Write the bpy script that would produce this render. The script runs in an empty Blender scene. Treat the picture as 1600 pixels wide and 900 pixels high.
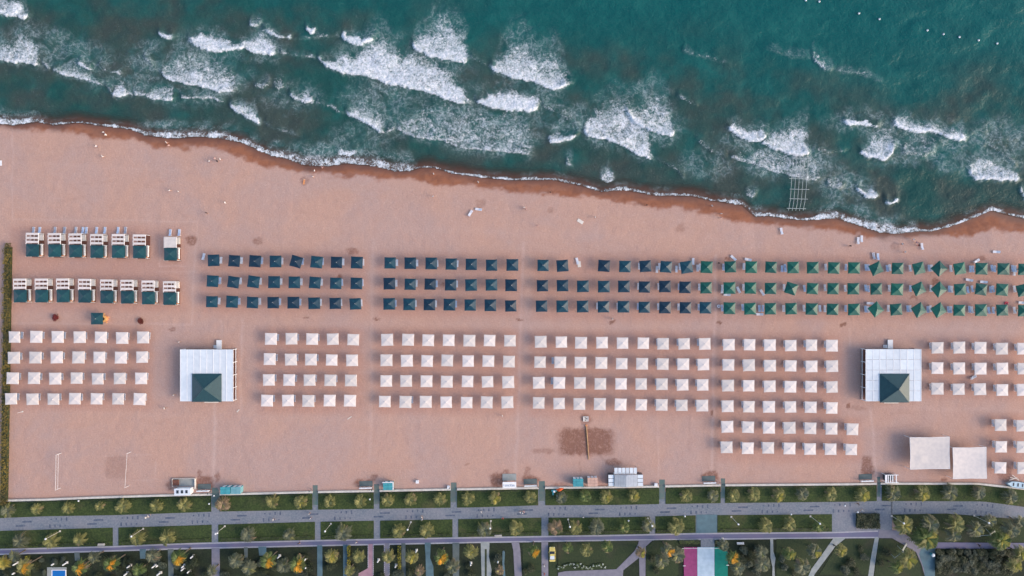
import bpy, bmesh, math, random
import numpy as np
from mathutils import Vector, Matrix

# ------------------------------------------------------------------ camera, sky, sun, exposure
H = 192.0                      # drone height above the sand
F = 1600 * 24.0 / 36.0         # focal length in photograph pixels
SC = bpy.context.scene
COL = SC.collection
cam = bpy.data.cameras.new('drone_camera'); cam.lens = 24; cam.sensor_width = 36; cam.clip_end = 6000; cam.clip_start = 1
camo = bpy.data.objects.new('drone_camera', cam); COL.objects.link(camo)
camo.location = (0, 0, H); camo.rotation_euler = (0, 0, 0)
SC.camera = camo
SUN_EL, SUN_AZ = math.radians(30), math.radians(-14)
w = bpy.data.worlds.new('World'); SC.world = w; w.use_nodes = True
nt = w.node_tree
sky = nt.nodes.new('ShaderNodeTexSky'); sky.sky_type = 'NISHITA'; sky.sun_disc = False
sky.sun_elevation = SUN_EL; sky.sun_rotation = math.pi / 2 - SUN_AZ
sky.dust_density = 2.5; sky.air_density = 1.0; sky.ozone_density = 1.0
bg = nt.nodes['Background']; bg.inputs['Strength'].default_value = 0.15
nt.links.new(sky.outputs[0], bg.inputs['Color'])
sun = bpy.data.lights.new('sun', 'SUN'); sun.energy = 0.72; sun.angle = math.radians(30); sun.color = (1.0, 0.70, 0.47)
suno = bpy.data.objects.new('sun', sun); COL.objects.link(suno)
sd = Vector((math.cos(SUN_EL) * math.cos(SUN_AZ), math.cos(SUN_EL) * math.sin(SUN_AZ), math.sin(SUN_EL)))
suno.rotation_euler = (-sd).to_track_quat('-Z', 'Y').to_euler(); suno.location = sd * 300
vs = SC.view_settings
vs.view_transform = 'Standard'; vs.look = 'None'; vs.exposure = 0.97; vs.gamma = 1.0; vs.use_curve_mapping = False
SC.cycles.max_bounces = 5; SC.cycles.diffuse_bounces = 2; SC.cycles.transparent_max_bounces = 8
SC.cycles.use_denoising = True

rnd = random.Random(7)

def P(px, py, z=0.0):
    """the place whose picture in the photograph is (px, py) when it lies z metres above the sand"""
    k = (H - z) / F
    return ((px - 800) * k, (450 - py) * k)

S = H / F   # metres per photograph pixel on the ground

# ------------------------------------------------------------------ materials
MATS = {}
def node(nt, t, **kw):
    n = nt.nodes.new(t)
    for k, v in kw.items():
        if k in n.inputs.keys() if isinstance(k, str) else False: n.inputs[k].default_value = v
        else: setattr(n, k, v)
    return n

def mat(name, c1, c2=None, scale=3.0, rough=0.75, bump=0.0, bscale=None, rand=0.0, sheen=0.0, detail=4, spec=0.3,
        metal=0.0, emit=0.0, coord='Object', trans=0.0, alpha=1.0):
    if name in MATS: return MATS[name]
    m = bpy.data.materials.new(name); m.use_nodes = True
    t = m.node_tree; b = t.nodes['Principled BSDF']
    if c2 is None: c2 = tuple(x * 0.85 for x in c1)
    tc = node(t, 'ShaderNodeTexCoord')
    nz = node(t, 'ShaderNodeTexNoise'); nz.inputs['Scale'].default_value = scale; nz.inputs['Detail'].default_value = detail
    t.links.new(tc.outputs[coord], nz.inputs['Vector'])
    cr = node(t, 'ShaderNodeMapRange'); cr.inputs[1].default_value = 0.32; cr.inputs[2].default_value = 0.68
    t.links.new(nz.outputs[0], cr.inputs[0])
    mx = node(t, 'ShaderNodeMix', data_type='RGBA')
    mx.inputs[6].default_value = (*c1, 1); mx.inputs[7].default_value = (*c2, 1)
    t.links.new(cr.outputs[0], mx.inputs[0])
    col = mx.outputs[2]
    if rand:
        oi = node(t, 'ShaderNodeObjectInfo')
        mr = node(t, 'ShaderNodeMapRange'); mr.inputs[3].default_value = 1 - rand; mr.inputs[4].default_value = 1 + rand
        t.links.new(oi.outputs['Random'], mr.inputs[0])
        hs = node(t, 'ShaderNodeHueSaturation'); t.links.new(mr.outputs[0], hs.inputs['Value']); t.links.new(col, hs.inputs['Color'])
        mr2 = node(t, 'ShaderNodeMapRange'); mr2.inputs[3].default_value = 0.5 + rand * .06; mr2.inputs[4].default_value = 0.5 - rand * .06
        t.links.new(oi.outputs['Random'], mr2.inputs[0]); t.links.new(mr2.outputs[0], hs.inputs['Hue'])
        col = hs.outputs[0]
    t.links.new(col, b.inputs['Base Color'])
    b.inputs['Roughness'].default_value = rough; b.inputs['Specular IOR Level'].default_value = spec
    b.inputs['Metallic'].default_value = metal
    if sheen:
        b.inputs['Sheen Weight'].default_value = sheen; b.inputs['Sheen Roughness'].default_value = 0.4
        b.inputs['Sheen Tint'].default_value = (1, .95, .9, 1)
    if emit:
        b.inputs['Emission Color'].default_value = (*c1, 1); b.inputs['Emission Strength'].default_value = emit
    if bump:
        n2 = node(t, 'ShaderNodeTexNoise'); n2.inputs['Scale'].default_value = bscale or scale * 4; n2.inputs['Detail'].default_value = 3
        t.links.new(tc.outputs[coord], n2.inputs['Vector'])
        bp = node(t, 'ShaderNodeBump'); bp.inputs['Strength'].default_value = bump; bp.inputs['Distance'].default_value = 0.1
        t.links.new(n2.outputs[0], bp.inputs['Height']); t.links.new(bp.outputs[0], b.inputs['Normal'])
    MATS[name] = m
    return m

WHITE = mat('white_paint', (.80, .80, .80), (.70, .71, .73), 1.2, .5, rand=.04)
WHITECLOTH = mat('white_canvas', (.70, .63, .585), (.61, .555, .53), 1.1, .85, rand=.10, sheen=.1, bump=.15, bscale=6)
NAVY = mat('navy_canvas', (.003, .030, .056), (.006, .043, .070), 1.5, .38, rand=.25, sheen=.10, spec=.40, bump=.25, bscale=3)
GREEN = mat('green_canvas', (.002, .074, .055), (.003, .100, .075), 1.5, .38, rand=.22, sheen=.10, spec=.40, bump=.2, bscale=5)
TEAL = mat('teal_canvas', (.004, .044, .054), (.007, .064, .072), 1.2, .40, rand=.15, sheen=.15, spec=.55, bump=.2, bscale=5)
ALU = mat('white_metal', (.72, .72, .74), (.6, .61, .63), 4, .4, metal=.2)
GREYM = mat('grey_metal', (.34, .36, .37), (.25, .27, .28), 3, .45, metal=.5)
SLING = mat('grey_blue_sling', (.36, .41, .50), (.28, .33, .42), 6, .8, rand=.12)
BLUESL = mat('pale_blue_sling', (.33, .45, .66), (.44, .54, .70), 6, .8, rand=.12)
PLASTIC = mat('white_plastic', (.74, .75, .80), (.62, .64, .70), 5, .45, rand=.06)
CONCRETE = mat('pale_concrete', (.66, .62, .55), (.52, .49, .44), 1.3, .9, bump=.2)
WOOD = mat('red_brown_deck', (.20, .085, .055), (.13, .055, .04), 2.5, .7, bump=.2)
TIMBER = mat('pale_timber', (.50, .30, .15), (.38, .22, .11), 3, .7)
CREAM = mat('cream_cushion', (.72, .66, .58), (.62, .56, .5), 3, .85, rand=.06)
ORANGEC = mat('plain_orange', (.75, .32, .14), (.62, .25, .1), 3, .85)
TRUNK = mat('palm_bark', (.17, .135, .10), (.10, .08, .06), 6, .9, bump=.5)
BARK = mat('shrub_stem', (.10, .075, .05), (.06, .045, .03), 5, .9)
DATE = mat('sunlit_dates', (.86, .44, .035), (.70, .30, .025), 9, .6, rand=.2)  # fruit orange, also the low sun's glow put into the colour
FR = [mat('frond_green', (.140, .190, .052), (.080, .115, .034), 2.0, .55, rand=.25),
      mat('frond_olive', (.300, .285, .095), (.165, .165, .058), 2.0, .55, rand=.25),
      mat('frond_grey', (.200, .210, .125), (.11, .12, .072), 2.0, .6, rand=.25),
      mat('frond_sunlit', (.50, .40, .06), (.33, .28, .06), 2.0, .6, rand=.25),  # yellow of low sun on the crowns, put into the frond colour
      mat('frond_dry', (.33, .24, .14), (.20, .15, .09), 2.0, .7, rand=.25)]
SHR = [mat('shrub_dark', (.050, .062, .026), (.026, .034, .016), 1.2, .6, rand=.3),
       mat('shrub_grey', (.085, .100, .065), (.045, .058, .040), 1.2, .6, rand=.3),
       mat('shrub_red', (.22, .035, .030), (.12, .02, .02), 1.2, .6, rand=.2),
       mat('shrub_bright', (.075, .115, .025), (.04, .065, .016), 1.2, .6, rand=.2),
       mat('shrub_yellow', (.34, .29, .03), (.22, .18, .02), 1.0, .6, rand=.2),
       mat('hedge_olive', (.24, .165, .035), (.11, .085, .028), .25, .7, rand=.1)]

# ------------------------------------------------------------------ mesh helpers
class MB:
    def __init__(s): s.v = []; s.f = []
    def add(s, vs, fs):
        o = len(s.v); s.v += [tuple(v) for v in vs]; s.f += [tuple(i + o for i in f) for f in fs]; return s
    def box(s, c, d, rz=0.0, rx=0.0):
        hx, hy, hz = d[0] / 2, d[1] / 2, d[2] / 2
        M = Matrix.Translation(c) @ Matrix.Rotation(rz, 4, 'Z') @ Matrix.Rotation(rx, 4, 'X')
        vs = [M @ Vector((x, y, z)) for z in (-hz, hz) for x, y in ((-hx, -hy), (hx, -hy), (hx, hy), (-hx, hy))]
        return s.add(vs, [(3, 2, 1, 0), (4, 5, 6, 7), (0, 1, 5, 4), (1, 2, 6, 5), (2, 3, 7, 6), (3, 0, 4, 7)])
    def bar(s, a, b, wd, th=None):
        a, b = Vector(a), Vector(b); th = th or wd
        d = (b - a).normalized(); up = Vector((0, 0, 1)) if abs(d.z) < .95 else Vector((1, 0, 0))
        x = d.cross(up).normalized() * (wd / 2); y = x.cross(d).normalized() * (th / 2)
        vs = [p + q for p in (a, b) for q in (-x - y, x - y, x + y, -x + y)]
        return s.add(vs, [(3, 2, 1, 0), (4, 5, 6, 7), (0, 1, 5, 4), (1, 2, 6, 5), (2, 3, 7, 6), (3, 0, 4, 7)])
    def tube(s, pts, rs, n=8, cap=True):
        pts = [Vector(p) for p in pts]; rings = []
        for i, p in enumerate(pts):
            d = (pts[min(i + 1, len(pts) - 1)] - pts[max(i - 1, 0)]).normalized()
            up = Vector((1, 0, 0)) if abs(d.x) < .9 else Vector((0, 1, 0))
            x = d.cross(up).normalized(); y = d.cross(x).normalized()
            rings.append([p + (x * math.cos(a) + y * math.sin(a)) * rs[i] for a in [2 * math.pi * k / n for k in range(n)]])
        vs = [v for r in rings for v in r]; fs = []
        for i in range(len(pts) - 1):
            for k in range(n):
                fs.append((i * n + k, (i + 1) * n + k, (i + 1) * n + (k + 1) % n, i * n + (k + 1) % n))
        if cap:
            fs.append(tuple(range(n))); fs.append(tuple((len(pts) - 1) * n + k for k in reversed(range(n))))
        return s.add(vs, fs)
    def mesh(s, name, m, smooth=False):
        me = bpy.data.meshes.new(name); me.from_pydata(s.v, [], s.f); me.update()
        bm = bmesh.new(); bm.from_mesh(me); bmesh.ops.recalc_face_normals(bm, faces=bm.faces); bm.to_mesh(me); bm.free()
        me.materials.append(m)
        if smooth: me.polygons.foreach_set('use_smooth', [True] * len(me.polygons))
        return me

def obj(name, me, parent=None, loc=(0, 0, 0), rz=0.0, rot=None, sc=None):
    o = bpy.data.objects.new(name, me); COL.objects.link(o)
    o.location = loc; o.rotation_euler = rot if rot is not None else (0, 0, rz)
    if sc is not None: o.scale = sc if hasattr(sc, '__len__') else (sc, sc, sc)
    if parent is not None: o.parent = parent
    return o
def tag(o, label, cat, group=None):
    o['label'] = label; o['category'] = cat
    if group: o['group'] = group
    return o
def thing(name, label, cat, loc, rz=0.0, group=None, sc=None):
    return tag(obj(name, None, None, loc, rz, sc=sc), label, cat, group)
def struct(o, kind='structure'):
    o['kind'] = kind; return o
def part(name, parent, m, build, smooth=False):
    b = MB(); build(b); return obj(name, b.mesh(name, m, smooth), parent)

ORD = ('first second third fourth fifth sixth seventh eighth ninth tenth eleventh twelfth thirteenth fourteenth fifteenth sixteenth '
       'seventeenth eighteenth nineteenth twentieth twenty-first twenty-second twenty-third twenty-fourth twenty-fifth twenty-sixth '
       'twenty-seventh twenty-eighth twenty-ninth thirtieth thirty-first thirty-second thirty-third thirty-fourth thirty-fifth '
       'thirty-sixth thirty-seventh thirty-eighth thirty-ninth fortieth').split()

# ------------------------------------------------------------------ noise for the terrain attributes
def vnoise(x, y, seed=0):
    xi = np.floor(x).astype(np.int64); yi = np.floor(y).astype(np.int64); xf = x - xi; yf = y - yi
    def h(a, b):
        n = (a * 374761393 + b * 668265263 + seed * 974634777) & 0x7fffffff
        n = ((n ^ (n >> 13)) * 1274126177) & 0x7fffffff
        return ((n ^ (n >> 16)) & 0xffff) / 65535.0
    u = xf * xf * (3 - 2 * xf); v = yf * yf * (3 - 2 * yf)
    a = h(xi, yi); b = h(xi + 1, yi); c = h(xi, yi + 1); d = h(xi + 1, yi + 1)
    return (a * (1 - u) + b * u) * (1 - v) + (c * (1 - u) + d * u) * v
def fbm(x, y, seed=0, o=4):
    r = 0; a = .5; t = 0
    for i in range(o):
        r = r + a * vnoise(x * 2 ** i, y * 2 ** i, seed + i * 17); t += a; a *= .5
    return r / t
def sstep(a, b, x):
    t = np.clip((x - a) / (b - a), 0, 1); return t * t * (3 - 2 * t)
def curve(pts):
    xs = np.array([p[0] for p in pts], float); ys = np.array([p[1] for p in pts], float)
    return lambda x: np.interp(x, xs, ys)

SHORE = [(-400, 150), (-60, 192), (0, 194), (20, 196), (57, 191), (82, 196), (120, 192), (175, 199), (205, 202.5), (225, 212), (270, 217), (310, 214), (350, 217.5),
         (380, 224), (400, 234), (425, 244), (450, 249), (475, 259), (512, 260), (540, 256), (585, 260), (615, 267.5), (640, 267.5),
         (657, 262.5), (677, 262), (705, 271), (750, 277.5), (800, 282), (862, 281), (910, 291), (940, 300), (975, 297), (1025, 306),
         (1082, 307), (1112, 314), (1160, 321), (1180, 339), (1200, 338), (1237, 343), (1262, 345), (1305, 341), (1340, 352), (1375, 364),
         (1402, 366), (1430, 362.5), (1455, 362), (1487, 354), (1525, 340), (1550, 329), (1570, 335), (1600, 342), (1700, 352), (2000, 400)]
WET = [(-400, 170), (0, 199), (20, 203), (90, 208), (140, 217), (220, 222), (240, 235), (290, 235), (350, 240), (400, 262), (440, 270), (500, 276), (560, 280),
       (590, 285), (640, 282), (680, 292), (740, 295), (780, 302), (800, 302), (860, 308), (930, 314), (1000, 325), (1060, 330), (1100, 337),
       (1140, 350), (1170, 352), (1210, 355), (1280, 362), (1340, 372), (1380, 376), (1410, 372), (1450, 373), (1500, 373), (1540, 367),
       (1600, 364), (1700, 370), (2000, 420)]
SWW = [(0, 14), (57, 8), (80, 4), (200, 4), (230, 10), (270, 12), (310, 10), (360, 12), (400, 10), (425, 10), (460, 16), (500, 15), (560, 13), (615, 14),
       (640, 12), (655, 3), (700, 4), (800, 5), (900, 5), (1000, 6), (1100, 5), (1180, 8), (1240, 5), (1300, 12), (1375, 14), (1402, 12), (1430, 8),
       (1450, 5), (1540, 6), (1600, 6)]
shore, wetl, sww = curve(SHORE), curve(WET), curve(SWW)

def sand_z(px, py):
    d = (py - shore(px)) * S
    z = np.where(d > 0, -0.6 + 0.055 * d, -0.6 + 0.09 * d)
    z = np.clip(z, -4, 0.0)
    return z - sstep(768, 780, py) * 0.10
def gz(px, py): return float(sand_z(np.array([float(px)]), np.array([float(py)]))[0])

def grid(name, xs, ys, zfun, m, attrs):
    X, Y = np.meshgrid(xs, ys); nx, ny = len(xs), len(ys)
    Z, A = zfun(X, Y)
    co = np.stack([X, Y, Z], -1).reshape(-1, 3).astype(np.float32)
    i = np.arange((nx - 1) * (ny - 1)); r = i // (nx - 1); c = i % (nx - 1); a = r * nx + c
    loops = np.stack([a, a + 1, a + nx + 1, a + nx], 1).astype(np.int32)
    me = bpy.data.meshes.new(name); me.vertices.add(len(co)); me.vertices.foreach_set('co', co.ravel())
    me.loops.add(loops.size); me.loops.foreach_set('vertex_index', loops.ravel())
    me.polygons.add(len(loops)); me.polygons.foreach_set('loop_start', np.arange(0, loops.size, 4, dtype=np.int32))
    me.update(); me.validate()
    me.polygons.foreach_set('use_smooth', np.ones(len(loops), dtype=bool))
    for k in attrs:
        at = me.attributes.new(k, 'FLOAT', 'POINT'); at.data.foreach_set('value', A[k].astype(np.float32).ravel())
    me.materials.append(m)
    return struct(obj(name, me))
def axis(a, b, st, far_lo, far_hi):
    lo = [a - 10 * 1.7 ** k for k in range(30)]; lo = [v for v in lo if v > far_lo] + [far_lo]
    hi = [b + 10 * 1.7 ** k for k in range(30)]; hi = [v for v in hi if v < far_hi] + [far_hi]
    return np.array(sorted(set(lo)) + list(np.arange(a, b, st)) + sorted(set(hi)))

# ------------------------------------------------------------------ the sea
# each breaker: its sharp shoreward edge, its ragged seaward edge, foam density at the front and at the back
FOAM = [
 ([(-30,22),(0,22),(12,27),(25,25),(40,31),(50,26)], [(-30,-5),(0,-5),(20,0),(35,2),(50,24)], 1, .6),
 ([(-40,92),(0,94),(25,100),(37,98),(55,104),(68,102)], [(-40,66),(0,66),(20,72),(35,52),(48,52),(60,70),(68,98)], .95, .5),
 ([(80,111),(100,119),(130,124),(150,132),(163,138)], [(80,108),(95,97),(120,98),(145,120),(163,136)], .85, .25),
 ([(125,100),(138,109),(150,111)], [(125,98),(140,100),(152,106)], .9, .8),
 ([(158,107),(175,114),(192,118)], [(158,104),(175,110),(192,114)], .7, .5),
 ([(177,152),(190,152),(200,148)], [(175,135),(188,120),(200,135)], .9, .5),
 ([(206,151),(222,150),(245,157),(270,159),(277,150)], [(206,148),(235,138),(250,130),(277,140)], .8, .4),
 ([(285,153),(310,155),(330,154),(345,159),(352,164)], [(285,150),(310,143),(335,138),(352,158)], .7, .15),
 ([(250,55),(262,63),(275,60)], [(250,50),(262,55),(275,57)], 1, .9),
 ([(291,63),(305,74),(330,81),(355,82),(380,78),(395,84),(420,87),(438,86)], [(291,61),(315,54),(345,60),(370,70),(400,58),(420,55),(438,80)], 1, .8),
 ([(251,115),(265,126),(285,131),(305,135),(330,141),(347,146),(372,144)], [(251,108),(275,85),(300,80),(340,88),(365,100),(372,140)], .95, .35),
 ([(227,92),(240,105)], [(227,88),(240,98)], .6, .4),
 ([(360,168),(375,177),(390,187),(404,195),(410,194)], [(360,163),(380,165),(397,170),(410,192)], .95, .6),
 ([(391,42),(402,44),(412,38)], [(391,30),(402,32),(412,30)], .75, .4),
 ([(412,48),(425,54),(440,60),(460,62)], [(412,45),(425,48),(440,54),(460,59)], .9, .7),
 ([(479,47),(484,55),(494,52)], [(479,40),(486,44),(494,50)], .95, .9),
 ([(533,55),(540,65),(552,71),(566,73),(580,65),(588,60)], [(533,52),(548,52),(565,60),(588,58)], 1, .9),
 ([(494,90),(510,106),(525,114),(550,117),(575,122),(600,130),(640,138),(670,147),(690,155),(720,162),(740,161)],
  [(494,88),(515,92),(535,86),(560,88),(580,62),(600,62),(615,80),(650,90),(680,98),(700,115),(720,135),(740,158)], 1, .7),
 ([(740,160),(760,168),(782,172),(800,173),(825,176),(838,172),(846,163)], [(740,158),(770,150),(790,138),(815,150),(830,145),(846,161)], 1, .8),
 ([(643,70),(655,82),(675,91),(700,95),(728,99),(735,92)], [(643,62),(660,52),(680,35),(695,22),(710,45),(730,55),(735,88)], 1, .45),
 ([(760,103),(775,115),(800,123),(820,127),(835,128),(850,137),(870,142),(885,136),(896,128)], [(760,100),(780,90),(795,70),(815,60),(840,90),(865,82),(880,100),(896,126)], 1, .45),
 ([(450,150),(458,156),(475,161),(490,162)], [(450,143),(465,145),(480,142),(492,158)], .9, .5),
 ([(538,178),(555,186),(575,195),(595,208),(605,209)], [(538,176),(560,160),(580,165),(600,180),(606,205)], .95, .35),
 ([(614,202),(630,208),(650,217),(690,222),(720,232),(760,237),(800,240),(840,244)], [(614,198),(640,178),(670,165),(700,155),(740,162),(790,172),(825,180),(840,200)], .66, .36),
 ([(855,222),(870,225),(890,220),(905,212)], [(855,212),(868,200),(885,208),(906,210)], .95, .6),
 ([(908,205),(920,214),(950,220),(975,230),(1000,243),(1022,251),(1026,248)], [(908,192),(930,172),(960,160),(985,165),(1010,190),(1028,235)], .88, .6),
 ([(978,175),(990,190),(1010,203),(1035,214),(1048,213),(1056,205)], [(978,165),(1000,160),(1025,145),(1040,160),(1056,200)], .95, .4),
 ([(400,137),(408,140),(420,132)], [(400,132),(408,128),(420,122)], .6, .4),
 ([(425,138),(435,140),(443,136)], [(425,125),(435,120),(443,128)], .5, .4),
 ([(1136,203),(1150,215),(1170,222),(1185,222),(1200,213)], [(1136,197),(1150,193),(1165,205),(1185,208),(1200,195)], 1, .8),
 ([(1185,225),(1200,228),(1220,237),(1245,246),(1262,243),(1268,235)], [(1185,215),(1210,210),(1240,200),(1262,195),(1268,215)], .97, .6),
 ([(1136,245),(1150,252),(1180,258),(1200,266),(1235,277),(1260,284),(1290,280)], [(1136,243),(1165,245),(1190,235),(1220,240),(1262,243),(1290,245)], .62, .5),
 ([(1268,88),(1275,97),(1290,110),(1305,112)], [(1268,82),(1275,76),(1290,98),(1305,108)], .6, .35),
 ([(1315,191),(1325,198),(1345,196),(1375,200)], [(1315,189),(1325,193),(1345,193),(1375,196)], 1, .8),
 ([(1393,196),(1410,202),(1432,208),(1455,207),(1475,215),(1495,222),(1512,217)], [(1393,188),(1415,182),(1430,198),(1465,190),(1480,205),(1500,198),(1514,213)], 1, .55),
 ([(1338,240),(1350,247),(1365,248),(1380,252),(1388,245),(1400,228)], [(1338,237),(1358,220),(1380,200),(1395,205),(1400,222)], .95, .5),
 ([(1410,240),(1440,246),(1462,236)], [(1410,215),(1440,205),(1462,212)], .5, .38),
 ([(1508,270),(1520,280),(1545,282),(1575,283),(1595,282)], [(1508,262),(1525,245),(1545,250),(1570,262),(1596,268)], .95, .6),
 ([(1338,300),(1348,310),(1362,311),(1370,308)], [(1338,296),(1350,300),(1360,293),(1370,306)], .95, .7),
 ([(1381,312),(1390,319),(1405,316)], [(1381,309),(1392,312),(1405,313)], .95, .9),
 ([(1293,290),(1310,297),(1325,290)], [(1293,272),(1310,262),(1325,268)], .55, .4),
 ([(938,280),(950,286),(958,280)], [(938,272),(950,267),(958,270)], .8, .6),
 ([(884,258),(895,262)], [(884,245),(895,246)], .6, .3),
 ([(531,240),(545,244),(560,239)], [(531,236),(545,238),(560,237)], .9, .8),
 ([(1163,303),(1172,310),(1180,305)], [(1163,296),(1172,296),(1180,292)], .6, .35),
 ([(438,84),(465,88),(494,91)], [(438,80),(465,83),(494,88)], .55, .3),
 ([(460,62),(495,60),(533,57)], [(460,58),(495,55),(533,53)], .45, .25),
 ([(163,137),(177,150)], [(163,133),(177,144)], .6, .4),
 ([(200,148),(207,151)], [(200,142),(207,146)], .7, .5),
 ([(410,193),(440,205),(470,214)], [(410,190),(440,200),(470,210)], .4, .2),
 ([(846,164),(880,185),(908,204)], [(846,160),(880,172),(908,190)], .42, .3),
 ([(490,161),(515,168),(538,178)], [(490,157),(515,162),(538,174)], .5, .3),
 ([(605,208),(615,203)], [(605,202),(615,198)], .6, .4),
 ([(1056,152),(1075,160),(1092,166)], [(1056,149),(1075,156),(1092,163)], .62, .4),
 ([(1026,249),(1050,264),(1070,282)], [(1026,244),(1050,257),(1070,277)], .42, .25),
 ([(1088,222),(1112,238),(1136,246)], [(1088,214),(1112,230),(1136,241)], .45, .25),
 ([(1268,236),(1296,240),(1323,235)], [(1268,226),(1296,232),(1323,233)], .5, .25),
 ([(1512,217),(1545,228),(1590,262)], [(1512,212),(1545,218),(1590,250)], .4, .25),
 ([(735,92),(748,96),(760,103)], [(735,86),(748,88),(760,98)], .5, .3),
 ([(68,102),(80,111)], [(68,97),(80,106)], .6, .4),
 ([(1066,62),(1070,82),(1100,90),(1140,103)], [(1066,56),(1070,74),(1100,85),(1140,99)], .36, .2),
 ([(1200,78),(1235,92),(1268,92)], [(1200,72),(1235,84),(1268,84)], .34, .2),
 ([(1305,112),(1345,118),(1380,132)], [(1305,106),(1345,111),(1380,126)], .4, .2),
 ([(1590,300),(1602,314),(1640,312)], [(1590,292),(1602,298),(1640,300)], .8, .6),
]
def sea_fun(X, Y):
    z0 = -0.6
    px = 800 + X * F / (H - z0); py = 450 - Y * F / (H - z0)
    jx = (fbm(px / 22, py / 22, 3) - .5) * 16; jy = (fbm(px / 13, py / 13, 5, 4) - .5) * 20
    qx, qy = px + jx, py + jy
    foam = np.zeros_like(px); ridge = np.zeros_like(px); milky = np.zeros_like(px)
    for fr, bk, d0, d1 in FOAM:
        x0, x1 = fr[0][0], fr[-1][0]
        sel = (px > x0 - 60) & (px < x1 + 60) & (py > min(p[1] for p in bk) - 60) & (py < max(p[1] for p in fr) + 50)
        if not sel.any(): continue
        x, y, xx, yy = px[sel], py[sel], qx[sel], qy[sel]
        yf = np.interp(xx, [p[0] for p in fr], [p[1] for p in fr]) + (fbm(xx / 5, x * 0 + 7, 11, 2) - .5) * 3.5
        yb = np.interp(xx, [p[0] for p in bk], [p[1] for p in bk])
        hgt = np.maximum(yf - yb, 3.0)
        t = (yf - y) / hgt
        tb = (yf - yy) / hgt
        e_ = min(16, .10 * (x1 - x0) + 2); inx = sstep(x0 - 3, x0 + e_ * .6, xx) * (1 - sstep(x1 - e_, x1 + 4, xx))
        front = sstep(-1.2 / hgt, 1.2 / hgt, t)
        d1 = min(d0, d1 + .10); prof = d0 + (d1 - d0) * np.clip(tb, 0, 1) ** .7
        lip = np.clip(1 - (yf - y) / 6.0, 0, 1) * .25 * d0
        back = 1 - sstep(.6, 1.55, tb)
        foam[sel] = np.maximum(foam[sel], inx * front * back * (prof + lip))
        trail = inx * sstep(-.25, .1, t) * (1 - sstep(.6, 2.1, tb)) * (1 - sstep(20, 52, yb - y))
        milky[sel] = np.maximum(milky[sel], trail * .8 * d0)
        ridge[sel] = np.maximum(ridge[sel], inx * d0 * np.exp(-((yf - 3 - y) / np.where(y > yf - 3, 3.0, 9.0)) ** 2) * .80)
    for cx, cy, rx, ry, s_ in ((700,190,150,34,.8),(1000,195,80,40,.75),(1225,250,95,34,.8),(1440,222,95,40,.7),(590,150,75,30,.6),(120,90,75,34,.6),(330,118,75,34,.6),(1320,290,50,28,.6),(880,185,70,28,.6),(1560,225,70,50,.55),(1105,255,60,30,.4),(455,150,60,30,.45),(1560,260,50,25,.6),(1010,160,50,40,.5),(60,60,60,30,.5),(230,95,45,40,.6),(400,75,60,28,.5),(300,150,70,18,.6),(640,110,110,50,.6),(830,150,60,45,.6),(770,215,90,32,.8),(960,210,60,30,.7),(1170,215,60,28,.6),(1350,190,70,24,.5),(1500,250,60,30,.5),(1400,245,60,22,.6),(560,215,60,26,.5),(190,135,60,22,.6)):
        milky = np.maximum(milky, s_ * (1 - sstep(.5, 1.1, np.hypot((qx - cx) / rx, (qy - cy) / ry))))
    d = shore(px) - py                                   # px seaward of the water's edge
    n1 = fbm(px / 60, py / 45, 21); n2 = fbm(px / 18, py / 14, 31)
    sw = sww(np.clip(px, 0, 1600)) * (.7 + .9 * n2)
    dd = d + (fbm(px / 12, py / 12, 41) - .5) * 3
    swash = sstep(-1, .8, d) * (1 - sstep(sw * .45, sw * 1.35, dd)) * (.52 + .62 * fbm(px / 11, py / 11, 43))
    lip2 = np.exp(-((d - 1.5) / 1.8) ** 2) * .72 * sstep(.30, .60, fbm(px / 30, py / 30, 47))
    foam = np.maximum(foam, np.maximum(swash, lip2))
    milky = np.maximum(milky, sstep(0, 2, d) * (1 - sstep(sw, sw * 2.4, dd)) * .9)
    alpha = sstep(0, 26, d + (n2 - .5) * 8)
    alpha = np.maximum(alpha, 0.10)
    far = sstep(60, 330, d) * sstep(-200, 900, px)
    sed = np.clip((1 - far) * .55 + (n1 - .5) * 2.2 + (fbm(px / 30, py / 30, 77) - .5) * 1.2, 0, 1)
    sed = sed * (1 - .9 * sstep(.35, .95, far)); sed = sed * (1 - .75 * sstep(.2, .9, milky))
    sed = np.maximum(sed, (1 - sstep(0, 30, d)) * .9)
    calm = 1 - sstep(14, 40, d)
    sea = z0 + ridge * (1 - calm) + (np.sin((d + n1 * 70) / 8.5) * .15 + (n2 - .5) * .25) * (1 - calm)
    sea = np.where(d < -6, z0 - .02, sea)
    return sea, dict(foam=np.clip(foam, 0, 1), sed=sed, milky=np.clip(milky, 0, 1), thin=alpha, deep=far)

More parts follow.
